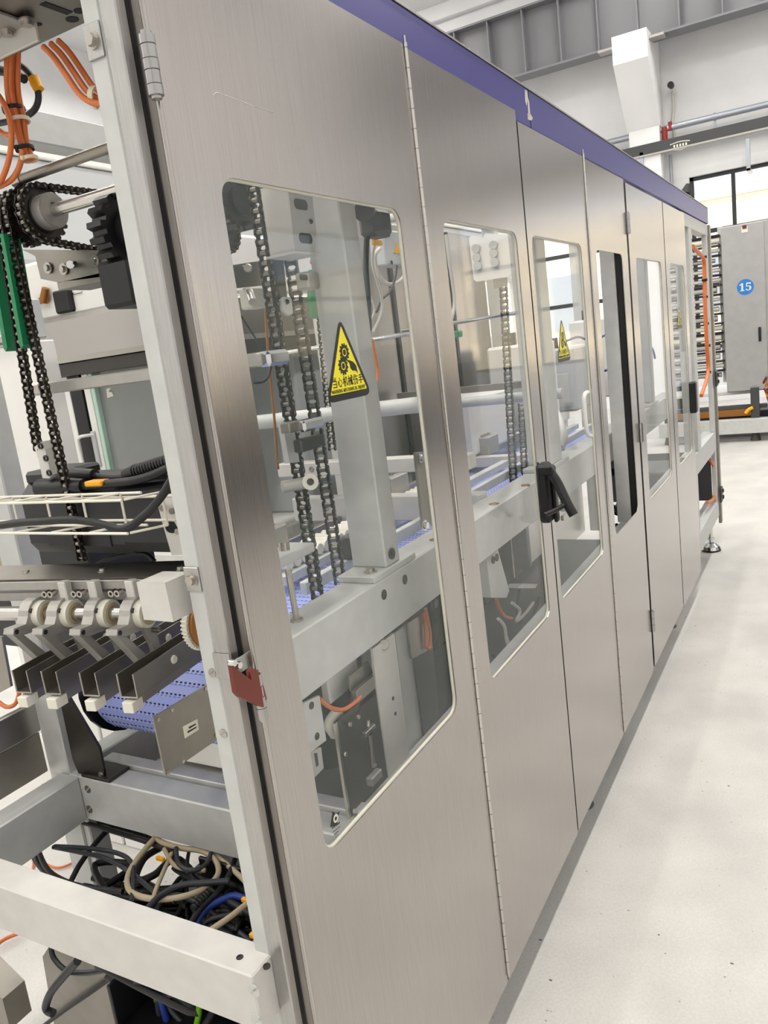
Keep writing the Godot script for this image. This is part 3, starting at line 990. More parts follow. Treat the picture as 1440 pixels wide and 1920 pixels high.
	for p in [Vector3(0.218, 1.801, -0.454), Vector3(0.218, 1.802, -0.376), Vector3(0.218, 1.809, -0.492)]:
		st = sb()
		cyl(st, p, p + Vector3(-0.002, 0, 0), 0.0095, -1.0, 18)
		cyl(st, p, p + Vector3(-0.006, 0, 0), 0.006, 0.005, 16)
		put("bolt", st, "bolt_steel", o)
	st = sb()
	cyl(st, Vector3(0.218, 1.805, -0.436), Vector3(0.218, 1.804, -0.413) + Vector3(-0.01, 0, 0), 0.0035, -1.0, 10)
	cyl(st, Vector3(0.219, 1.806, -0.439), Vector3(0.205, 1.803, -0.422), 0.0065, -1.0, 12)
	put("eye_bolt", st, "chrome", o)
	motor_group()
	arm_unit()
	small_box()
	infeed_belt()
	cable_nest()
	latch_tongue()

func px_poly(pts: Array) -> PackedVector2Array:   # points on a plane of constant x, as (z, y)
	var out := PackedVector2Array()
	for p in pts: out.append(Vector2(p.z, p.y))
	return out

func xy_poly(pts: Array) -> PackedVector2Array:   # points on a plane of constant z, as (x, y)
	var out := PackedVector2Array()
	for p in pts: out.append(Vector2(p.x, p.y))
	return out

func latch_tongue() -> void:
	var o := thing("safety_latch", Vector3(-0.013, 1.166, 0.004), "red brown plastic latch tongue on a steel plate at the corner post", "latch")
	var st := sb()
	box(st, Vector3(-0.0100, 1.195, -0.052), Vector3(-0.0085, 1.232, -0.022), 0.0005)
	put("mounting_plate", st, "post_steel", o)
	st = sb()
	box(st, Vector3(-0.023, 1.206, -0.012), Vector3(0.02, 1.227, -0.012) + Vector3(0, 0, 0.003), 0.001)
	put("face_plate", st, "post_steel", o)
	st = sb()
	prism(st, xy_poly([Vector3(-0.045, 1.24, 0.008), Vector3(-0.039, 1.24, 0.008), Vector3(-0.036, 1.225, 0.008), Vector3(-0.014, 1.201, 0.008), Vector3(-0.014, 1.213, 0.008), Vector3(-0.004, 1.213, 0.008), Vector3(0.005, 1.202, 0.008), Vector3(0.01, 1.164, 0.008), Vector3(0, 1.155, 0.008), Vector3(-0.019, 1.171, 0.008), Vector3(-0.04, 1.189, 0.008), Vector3(-0.046, 1.198, 0.008)]), Vector3(0, 0, 0.006), Vector3.RIGHT, Vector3.UP, 0.007)
	put("tongue", st, "red_plastic", o)
	for p in [Vector3(-0.042, 1.237, 0.012), Vector3(-0.033, 1.23, 0.012)]:
		st = sb()
		cyl(st, p - Vector3(0, 0, 0.004), p + Vector3(0, 0, 0.004), 0.0048, -1.0, 6)
		put("nut", st, "chrome", o)

func motor_group() -> void:
	var o := thing("servo_motor", Vector3(0.14, 1.32, -0.425), "black geared servo motor lying behind the white wire basket", "motor")
	var st := sb()
	var zl: float = -0.584
	var zr: float = -0.241
	var yt: float = 1.445
	var yb: float = 1.32
	# housing: a chamfered profile pushed along z
	var prof := PackedVector2Array([Vector2(0, 0.02), Vector2(0.014, 0), Vector2(0.12, 0), Vector2(0.13, 0.03), Vector2(0.13, yt - yb), Vector2(0.02, yt - yb), Vector2(0, yt - yb - 0.02)])
	prism(st, prof, Vector3(0.135, yb, zl), Vector3.RIGHT, Vector3.UP, (zr - zl) * 0.72)
	put("housing", st, "black_plastic", o)
	st = sb()
	prism(st, prof, Vector3(0.128, yb + 0.006, zl + (zr - zl) * 0.72), Vector3.RIGHT, Vector3.UP, (zr - zl) * 0.3)
	cyl(st, Vector3(0.2, yb + 0.07, zl + (zr - zl) * 0.3), Vector3(0.2, yb + 0.07, zr + 0.02), 0.066, -1.0, 30)
	put("gear_case", st, "black_plastic", o)
	st = sb()
	box(st, Vector3(0.133, yb + 0.016, zl + 0.05), Vector3(0.137, yb + 0.036, zl + 0.21), 0.002)
	put("rib", st, "black_rubber", o)
	st = sb()
	box(st, Vector3(0.15, yt - 0.002, zl + 0.0), Vector3(0.24, yt + 0.022, zl + 0.1), 0.006)
	put("terminal_box", st, "black_plastic", o)
	# two round connectors with their cables
	for i in 2:
		var a: Vector3 = [Vector3(0.135, 1.44, -0.525), Vector3(0.165, 1.452, -0.537)][i]
		var b: Vector3 = [Vector3(0.135, 1.441, -0.413), Vector3(0.165, 1.452, -0.418)][i]
		o = thing("cable_plug", a, ["thick black cable plug with a yellow tag on top of the motor", "thick black cable plug behind the tagged one on the motor"][i], "connector")
		st = sb()
		cyl(st, a, a.lerp(b, 0.55), 0.0165, 0.0155, 18)
		put("plug_shell", st, "black_rubber", o)
		st = sb()
		cyl(st, a.lerp(b, 0.5), b, 0.0175, 0.012, 18)
		put("plug_nut", st, "black_plastic", o)
		st = sb()
		if i == 0: tube(st, [b] + [Vector3(0.13, 1.444, -0.352), Vector3(0.13, 1.446, -0.302), Vector3(0.13, 1.453, -0.253), Vector3(0.13, 1.469, -0.193), Vector3(0.13, 1.476, -0.167)], 0.0072, 8, 5)
		else: tube(st, [b] + [Vector3(0.165, 1.447, -0.384), Vector3(0.165, 1.448, -0.345), Vector3(0.165, 1.456, -0.312), Vector3(0.165, 1.463, -0.262), Vector3(0.165, 1.469, -0.209)], 0.0065, 8, 5)
		put("lead", st, "black_rubber", o)
		if i == 0:
			st = sb()
			box(st, Vector3(0.118, 1.442, -0.392), Vector3(0.118, 1.451, -0.353) + Vector3(0.022, 0, 0), 0.002)
			put("tag", st, "yellow_tape", o)
	o = cable("corrugated_sleeve", "black_rubber", [Vector3(0.15, 1.452, -0.325), Vector3(0.15, 1.459, -0.298), Vector3(0.15, 1.467, -0.258), Vector3(0.15, 1.473, -0.22), Vector3(0.15, 1.475, -0.194)], 0.0125, "black corrugated cable sleeve running from the motor to the corner post", "sleeve")
	st = sb()
	for k in 14:
		var p: Vector3 = (Vector3(0.15, 1.457, -0.302)).lerp(Vector3(0.15, 1.472, -0.217), k / 13.0)
		cyl(st, p, p + Vector3(0, 0.0008, 0.0028), 0.0137, -1.0, 12)
	put("sleeve_ribs", st, "black_rubber", o).set_meta("kind", "stuff")
	# wire basket
	o = thing("wire_basket", Vector3(0.02, 1.387, -0.339), "white wire cable basket in front of the black motor", "basket")
	var z0 := -0.75
	var wires := [[Vector3(0.045, 1.444, -0.186), 0.0], [Vector3(-0.01, 1.445, -0.166), 0.0], [Vector3(-0.01, 1.398, -0.167), 0.0], [Vector3(0.045, 1.396, -0.186), 0.0], [Vector3(0.05, 1.402, -0.133), 0.0], [Vector3(0.05, 1.437, -0.13), 0.0]]
	for w in wires:
		st = sb()
		cyl(st, Vector3(w[0].x, w[0].y, z0), w[0], 0.0021, -1.0, 8)
		put("long_wire", st, "white_wire", o)
	for k in 5:
		var dz: float = -0.083 * k
		st = sb()
		var n1: Vector3 = wires[1][0] + Vector3(0.004, 0, dz)
		var f1: Vector3 = wires[0][0] + Vector3(0, 0, dz + wires[1][0].z - wires[0][0].z + 0.02)
		var f2: Vector3 = Vector3(f1.x, wires[3][0].y, f1.z)
		var n2: Vector3 = Vector3(n1.x, wires[2][0].y, n1.z)
		tube(st, [n1, n1.lerp(f1, 0.9), f1, f1.lerp(f2, 0.1), f1.lerp(f2, 0.9), f2, f2.lerp(n2, 0.1), n2], 0.0019, 6, 2)
		put("hoop", st, "white_wire", o)
	cable("black_cable", "black_rubber", [Vector3(0.02, 1.402, -0.499), Vector3(0.02, 1.407, -0.433), Vector3(0.02, 1.409, -0.377), Vector3(0.02, 1.411, -0.319), Vector3(0.02, 1.407, -0.27), Vector3(0.02, 1.401, -0.236), Vector3(0.02, 1.397, -0.215), Vector3(0.02, 1.401, -0.192), Vector3(0.02, 1.412, -0.169), Vector3(0.02, 1.425, -0.146), Vector3(0.02, 1.445, -0.119), Vector3(0.02, 1.465, -0.097), Vector3(0.02, 1.479, -0.082)], 0.0062, "thick black cable lying in the white wire basket and rising to the post")
	# white bracket at the post
	o = thing("sheet_bracket", Vector3(0.06, 1.347, -0.156), "white sheet steel bracket with slots between motor and corner post", "bracket")
	st = sb()
	prism(st, px_poly([Vector3(0.07, 1.433, -0.185), Vector3(0.07, 1.437, -0.144), Vector3(0.07, 1.345, -0.143), Vector3(0.07, 1.343, -0.175), Vector3(0.07, 1.389, -0.181)]), Vector3(0.07, 0, 0), Vector3(0, 0, 1), Vector3(0, 1, 0), -0.003)
	put("bracket_plate", st, "white_paint_frame", o)
	for p in [Vector3(0.067, 1.416, -0.172), Vector3(0.067, 1.411, -0.154), Vector3(0.067, 1.381, -0.15)]:
		st = sb()
		cyl(st, p, p + Vector3(-0.003, 0, 0), 0.0045, -1.0, 12)
		put("screw", st, "plate_steel", o)
	st = sb()
	cyl(st, Vector3(0.066, 1.388, -0.16), Vector3(0.069, 1.387, -0.162), 0.0095, -1.0, 16)
	put("opening", st, "seal_black", o)
	st = sb()
	tube(st, [Vector3(0.2, 1.278, -0.513), Vector3(0.2, 1.295, -0.459), Vector3(0.2, 1.304, -0.402), Vector3(0.2, 1.303, -0.368), Vector3(0.2, 1.291, -0.353)], 0.004, 8, 5)
	tag(put("thin_black_cable", st, "black_rubber"), "thin black cable under the motor touching the top plate", "cable")
	# ribbed conduit at the picture edge
	o = thing("ribbed_conduit", Vector3(0.3, 1.24, -0.928), "cream ribbed conduit standing beside the white posts", "conduit")
	st = sb()
	cyl(st, Vector3(0.3, 1.426, -0.87), Vector3(0.3, 1.221, -0.931), 0.010, -1.0, 14)
	put("conduit_tube", st, "beige_cable", o)
	st = sb()
	for k in 26:
		var p: Vector3 = (Vector3(0.3, 1.426, -0.87)).lerp(Vector3(0.3, 1.221, -0.931), k / 25.0)
		cyl(st, p, p - Vector3(0, 0.003, 0), 0.0125, -1.0, 14)
	put("rib", st, "beige_cable", o).set_meta("kind", "stuff")

const UNIT := Vector3(0.1240, 1.2300, -0.2220)

func unit_xf() -> Transform3D:   # the arm unit stands eight degrees askew in the frame
	var t := Vector3(0.15168, 0.00000, 0.98843)
	return Transform3D(Basis(Vector3(t.z, 0, -t.x), Vector3.UP, t), UNIT)

func arm_unit() -> void:
	var u := unit_xf()
	xf = u
	# carrier rails above the arms
	var o := thing("carrier_rail", UNIT + Vector3(0, 0.05, 0), "dirty steel carrier rails with clamp blocks above the swinging arms", "rail")
	var st := sb()
	prism(st, PackedVector2Array([Vector2(0.02, 0.056), Vector2(0.022, 0.053), Vector2(0.07, 0.064), Vector2(0.07, 0.068)]), Vector3(0, 0, -0.62), Vector3.RIGHT, Vector3.UP, 0.68)
	put("top_plate", st, "plate_steel", o)
	st = sb()
	box(st, Vector3(0.018, 0.036, -0.62), Vector3(0.03, 0.052, 0.06), 0.001)
	box(st, Vector3(0.026, 0.014, -0.62), Vector3(0.05, 0.030, 0.06), 0.001)
	put("rail_bars", st, "cast_alu", o)
	for z in [-0.5, -0.36, -0.19, -0.03]:
		st = sb()
		hexbolt(st, Vector3(0.045, 0.060, z), Vector3.UP, 0.006)
		put("bolt", st, "bolt_steel", o)
	for z in [-0.305, -0.242, -0.165, -0.092]:
		st = sb()
		box(st, Vector3(-0.002, 0.012, z + 0.055), Vector3(0.014, 0.056, z + 0.072), 0.0015)
		box(st, Vector3(0.0, 0.0, z + 0.052), Vector3(0.02, 0.02, z + 0.076), 0.0015)
		var b := put("clamp_block", st, "white_paint_frame", o)
		for k in [0.0, 0.012]:
			st = sb()
			cyl(st, Vector3(0.0, 0.038, z + 0.045 - k), Vector3(-0.012, 0.038, z + 0.045 - k), 0.0058, -1.0, 12, 0.003)
			put("socket_screw", st, "bolt_steel", b)
	# shaft
	o = thing("pivot_shaft", UNIT + Vector3(0, 0, -0.2), "bright round shaft carrying the four pusher arms", "shaft")
	st = sb()
	cyl(st, Vector3(0, 0, -0.8), Vector3(0, 0, 0.03), 0.0125, -1.0, 24)
	put("shaft_body", st, "shaft_steel", o)
	# one arm, then three copies of it
	var zs := [-0.093, -0.166, -0.244, -0.306]
	var names := ["swinging clamp arm nearest the corner post", "second swinging clamp arm from the corner post", "third swinging clamp arm from the corner post", "swinging clamp arm farthest from the corner post"]
	var pushers := ["steel channel pusher with cream tip nearest the corner post", "second steel channel pusher from the corner post", "third steel channel pusher from the corner post", "steel channel pusher with cream tip farthest from the corner post"]
	var z: float = zs[0]
	var arm := thing("clamp_arm", u * Vector3(0, 0, z), names[0], "arm", "four clamp arms on the pivot shaft")
	st = sb()
	var body := PackedVector2Array()
	for k in 11:
		var t: float = deg_to_rad(-20.0 + 190.0 * k / 10.0)
		body.append(Vector2(cos(t), sin(t)) * 0.029)
	body.append_array(PackedVector2Array([Vector2(-0.036, -0.006), Vector2(-0.062, -0.004), Vector2(-0.066, -0.013), Vector2(-0.045, -0.022), Vector2(-0.012, -0.026), Vector2(0.016, -0.03)]))
	prism(st, body, Vector3(0, 0, z - 0.017), Vector3.RIGHT, Vector3.UP, 0.022)
	put("clamp_body", st, "cast_alu", arm)
	st = sb()
	prism(st, PackedVector2Array([Vector2(-0.066, -0.012), Vector2(-0.05, -0.014), Vector2(0.012, -0.092), Vector2(0.003, -0.102), Vector2(-0.008, -0.096)]), Vector3(0, 0, z - 0.013), Vector3.RIGHT, Vector3.UP, 0.016)
	prism(st, PackedVector2Array([Vector2(-0.006, -0.022), Vector2(0.018, -0.024), Vector2(0.026, -0.05), Vector2(0.03, -0.094), Vector2(0.014, -0.098), Vector2(0.008, -0.06)]), Vector3(0, 0, z - 0.001), Vector3.RIGHT, Vector3.UP, 0.008)
	put("lever", st, "cast_alu", arm)
	st = sb()
	cyl(st, Vector3(0, 0, z + 0.004), Vector3(0, 0, z + 0.019), 0.0235, -1.0, 26, 0.0128)
	put("bearing_ring", st, "white_plastic", arm)
	st = sb()
	cyl(st, Vector3(0, 0, z + 0.018), Vector3(0, 0, z + 0.021), 0.0185, -1.0, 26, 0.0128)
	put("inner_race", st, "beige_cable", arm)
	for p in [Vector3(-0.058, -0.011, z + 0.004), Vector3(-0.001, -0.09, z + 0.004), Vector3(-0.02, 0.012, z + 0.006)]:
		st = sb()
		cyl(st, p, p + Vector3(0, 0, 0.002), 0.0042, -1.0, 12)
		put("pin", st, "dark_steel", arm)
	st = sb()
	cyl(st, Vector3(0.018, -0.035, z + 0.006), Vector3(0.018, -0.035, z + 0.02), 0.0045, -1.0, 10)
	put("stud", st, "plate_steel", arm)
	# the channel pusher under the arm
	var zc := z + 0.026
	var ch := thing("channel_pusher", u * Vector3(-0.09, -0.11, zc), pushers[0], "pusher", "four channel pushers under the clamp arms")
	st = sb()
	var w := 0.0155
	for q in [[Vector3(-0.09, -0.105, zc - w), Vector3(0.22, -0.1035, zc + w)], [Vector3(-0.09, -0.105, zc - w), Vector3(0.22, -0.066, zc - w + 0.0016)], [Vector3(-0.09, -0.105, zc + w - 0.0016), Vector3(0.22, -0.066, zc + w)]]:
		box(st, q[0], q[1], 0.0006)
	put("channel", st, "plate_steel", ch)
	st = sb()
	for s in [-1.0, 1.0]: box(st, Vector3(-0.0905, -0.105, zc + s * w - 0.001), Vector3(-0.0895, -0.066, zc + s * w + 0.001), 0.0003)
	box(st, Vector3(-0.0905, -0.106, zc - w), Vector3(-0.0895, -0.1035, zc + w), 0.0003)
	put("cut_end", st, "bolt_steel", ch)
	st = sb()
	cyl(st, Vector3(0.012, -0.085, zc + w), Vector3(0.012, -0.085, zc + w + 0.003), 0.0075, 0.006, 16)
	cyl(st, Vector3(0.10, -0.083, zc + w), Vector3(0.10, -0.083, zc + w + 0.003), 0.0075, 0.006, 16)
	put("rivet", st, "white_plastic", ch)
	st = sb()
	box(st, Vector3(-0.07, -0.125, zc - 0.006), Vector3(0.2, -0.106, zc + 0.006), 0.001)
	put("slide_rail", st, "plate_steel", ch)
	st = sb()
	box(st, Vector3(-0.098, -0.128, zc - 0.010), Vector3(-0.072, -0.110, zc + 0.010), 0.001)
	put("tip", st, "white_plastic", ch)
	xf = Transform3D.IDENTITY
	for i in range(1, 4):
		for src in [[arm, names], [ch, pushers]]:
			var d: Node3D = src[0].duplicate()
			d.name = numbered("clamp_arm" if src[0] == arm else "channel_pusher")
			add_child(d, true)
			d.position += u.basis.z * (zs[i] - zs[0])
			d.set_meta("label", src[1][i])

func small_box() -> void:
	var o := thing("end_block", Vector3(0.02, 1.28, -0.114), "off-white block with a dark hole beside the corner post at the shaft end", "block")
	var st := sb()
	prism(st, px_poly([Vector3(0.02, 1.335, -0.146), Vector3(0.02, 1.336, -0.093), Vector3(0.02, 1.281, -0.091), Vector3(0.02, 1.281, -0.146)]), Vector3(0.02, 0, 0), Vector3(0, 0, 1), Vector3(0, 1, 0), 0.05)
	put("block_body", st, "white_paint_frame", o)
	st = sb()
	cyl(st, Vector3(0.019, 1.308, -0.122), Vector3(0.016, 1.31, -0.119), 0.0075, -1.0, 16, 0.005)
	put("collar", st, "plate_steel", o)
	st = sb()
	cyl(st, Vector3(0.019, 1.308, -0.122), Vector3(0.019, 1.309, -0.121), 0.0052, -1.0, 16)
	put("hole", st, "seal_black", o)
	var g: Vector3 = Vector3(0.09, 1.234, -0.148)
	o = thing("worm_wheel", g, "brown bronze gear wheel with cream teeth behind the corner post", "gear")
	st = sb()
	prism(st, gear_poly(0.042, 44, 0.0025), g + Vector3(0, 0, -0.012), Vector3.RIGHT, Vector3.UP, 0.012)
	put("tooth_ring", st, "white_plastic", o)
	st = sb()
	cyl(st, g, g + Vector3(0, 0, 0.006), 0.040, -1.0, 28)
	put("wheel_disc", st, "brass", o)
	# square sheet plate with a label
	o = thing("cover_plate", Vector3(0.004, 1.022, -0.16), "square brushed steel plate with a small cream label above the belt", "plate")
	st = sb()
	prism(st, xy_poly([Vector3(-0.035, 1.136, -0.16), Vector3(0.088, 1.134, -0.16), Vector3(0.085, 1.042, -0.16), Vector3(-0.034, 1.045, -0.16)]), Vector3(0, 0, -0.163), Vector3.RIGHT, Vector3.UP, 0.003)
	put("plate_body", st, "plate_steel", o)
	for p in [Vector3(-0.028, 1.129, -0.16), Vector3(0, 1.13, -0.16), Vector3(0.073, 1.13, -0.16), Vector3(0.076, 1.051, -0.16), Vector3(0.002, 1.047, -0.16), Vector3(-0.028, 1.047, -0.16)]:
		st = sb()
		cyl(st, p, p + Vector3(0, 0, 0.002), 0.0028, -1.0, 10)
		put("screw", st, "bolt_steel", o)
	st = sb()
	prism(st, xy_poly([Vector3(0.014, 1.097, -0.16), Vector3(0.045, 1.094, -0.16), Vector3(0.044, 1.077, -0.16), Vector3(0.014, 1.078, -0.16)]), Vector3(0, 0, -0.1599), Vector3.RIGHT, Vector3.UP, 0.0007)
	var lab := put("label", st, "label_white", o)
	st = sb()
	prism(st, xy_poly([Vector3(0.025, 1.091, -0.16), Vector3(0.04, 1.089, -0.16), Vector3(0.04, 1.087, -0.16), Vector3(0.025, 1.088, -0.16)]), Vector3(0, 0, -0.1593), Vector3.RIGHT, Vector3.UP, 0.0003)
	prism(st, xy_poly([Vector3(0.021, 1.086, -0.16), Vector3(0.04, 1.084, -0.16), Vector3(0.04, 1.082, -0.16), Vector3(0.021, 1.083, -0.16)]), Vector3(0, 0, -0.1593), Vector3.RIGHT, Vector3.UP, 0.0003)
	put("print", st, "sign_black", lab)

func infeed_belt() -> void:
	var o := thing("belt_conveyor", Vector3(0.5, 0.83, -0.46), "blue modular plastic belt curving round its end roller at the machine mouth", "conveyor")
	var r := 0.115
	var cx0 := 0.43
	var cy := 0.935
	var path: Array = []
	for k in 15: path.append(Vector2(3.9 - (3.9 - cx0) * k / 14.0, cy + r))
	path = []
	var pitch := 0.0254
	var n := 0
	var x := 3.4
	while x > cx0:
		path.append([Vector2(x, cy + r), 0.0])
		x -= pitch
	var da := pitch / r
	var a := da * 0.5
	while a < PI * 1.05:
		path.append([Vector2(cx0 - sin(a) * r, cy + cos(a) * r), a])
		a += da
	var slat := sb()
	box(slat, Vector3(-pitch * 0.49, -0.009, -0.275), Vector3(pitch * 0.49, 0.0, 0.275), 0.0015)
	for k in 46:
		var z := -0.27 + k * 0.012
		box(slat, Vector3(-pitch * 0.55, -0.008, z), Vector3(-pitch * 0.40, -0.0003 + 0.0014, z + 0.006), 0.0008)
	var mesh := slat.commit()
	var holes := sb()
	for k in 46:
		var z := -0.264 + k * 0.012
		box(holes, Vector3(-pitch * 0.36, -0.002, z), Vector3(-pitch * 0.22, 0.0004, z + 0.006), 0.0)
	var hm := holes.commit()
	for q in path:
		var t: Transform3D = Transform3D(Basis(Vector3(0, 0, 1), float(q[1])), Vector3(q[0].x, q[0].y, -0.475))
		var s := place("belt_slat", mesh, "belt_blue", t, o)
		var h := MeshInstance3D.new()
		h.name = "perforation"
		h.mesh = hm
		h.material_override = M["belt_hole"]
		h.set_meta("kind", "stuff")
		s.add_child(h, true)
		n += 1
	var st := sb()
	cyl(st, Vector3(cx0, cy, -0.74), Vector3(cx0, cy, -0.21), r - 0.012, -1.0, 40)
	put("end_roller", st, "black_plastic", o)
	for z in [-0.775, -0.185]:
		st = sb()
		var side := PackedVector2Array()
		for k in 13:
			var t: float = deg_to_rad(90.0 + 180.0 * k / 12.0)
			side.append(Vector2(cx0 + cos(t) * (r + 0.012), cy + sin(t) * (r + 0.012)))
		side.append_array(PackedVector2Array([Vector2(cx0 + 0.03, cy - r - 0.012), Vector2(cx0 + 0.05, cy + r - 0.035), Vector2(3.4, cy + r - 0.035), Vector2(3.4, cy + r + 0.004)]))
		prism(st, side, Vector3(0, 0, z - 0.004), Vector3.RIGHT, Vector3.UP, 0.012)
		put("side_wear_strip", st, "black_plastic", o)
	# dark side bracket and the rail in front of the belt
	o = thing("belt_bracket", Vector3(0.3, 0.707, -0.812), "dark steel side bracket carrying the blue belt above the cross beam", "bracket")
	st = sb()
	prism(st, px_poly([Vector3(0.29, 0.926, -0.818), Vector3(0.29, 0.945, -0.784), Vector3(0.29, 0.833, -0.721), Vector3(0.29, 0.782, -0.722), Vector3(0.29, 0.752, -0.727), Vector3(0.29, 0.728, -0.803), Vector3(0.29, 0.792, -0.82)]), Vector3(0.29, 0, 0), Vector3(0, 0, 1), Vector3(0, 1, 0), 0.006)
	put("bracket_plate", st, "dark_steel", o)
	for p in [Vector3(0.289, 0.914, -0.794), Vector3(0.289, 0.804, -0.792), Vector3(0.285, 0.766, -0.734)]:
		st = sb()
		hexbolt(st, p, Vector3(-1, 0, 0), 0.0055)
		put("bolt", st, "bolt_steel", o)
	st = sb()
	box(st, Vector3(0.275, 0.757, -0.79), Vector3(0.335, 0.764, -0.70), 0.001)
	put("bracket_foot", st, "dark_steel", o)
	o = thing("cross_rail", Vector3(0.34, 0.757, -0.4), "light grey square rail lying along the cross beam below the belt", "rail")
	st = sb()
	box(st, Vector3(0.34, 0.741, -0.798), Vector3(0.375, 0.752 + 0.012, -0.10), 0.002)
	put("rail_body", st, "frame_metal", o)
	# polished plates behind the near-side beam
	o = thing("rear_skirt", Vector3(0.0, 0.76, -0.9), "polished grey steel skirt plates along the far side of the frame", "plate")
	st = sb()
	box(st, Vector3(-0.9, 0.86, -0.90), Vector3(0.27, 0.93, -0.885), 0.003)
	put("upper_strip", st, "sheet_steel", o)
	st = sb()
	box(st, Vector3(-0.9, 0.757, -0.905), Vector3(0.27, 0.855, -0.895), 0.002)
	put("lower_strip", st, "plate_steel", o)
	# dark box behind the arms at the picture edge, with orange cable
	o = thing("drive_cabinet", Vector3(0.35, 0.845, -1.113), "dark grey drive cover with a light side panel behind the pusher tips", "cabinet")
	st = sb()
	box(st, Vector3(0.42, 0.98, -1.35), Vector3(0.62, 1.25, -0.80), 0.004)
	put("cover", st, "black_plastic", o)
	st = sb()
	prism(st, px_poly([Vector3(0.2, 1.117, -0.9), Vector3(0.2, 1.115, -0.841), Vector3(0.2, 1.002, -0.85), Vector3(0.2, 0.956, -0.959)]), Vector3(0.2, 0, 0), Vector3(0, 0, 1), Vector3(0, 1, 0), -0.006)
	put("side_panel", st, "plate_steel", o)
	cable("orange_cable", "orange_cable", [Vector3(0.16, 1.094, -0.687), Vector3(0.16, 1.08, -0.717), Vector3(0.16, 1.055, -0.739), Vector3(0.16, 1.028, -0.755), Vector3(0.16, 0.992, -0.781), Vector3(0.16, 0.979, -0.816), Vector3(0.16, 0.991, -0.847)], 0.0045, "orange cable curling behind the farthest pusher tip")

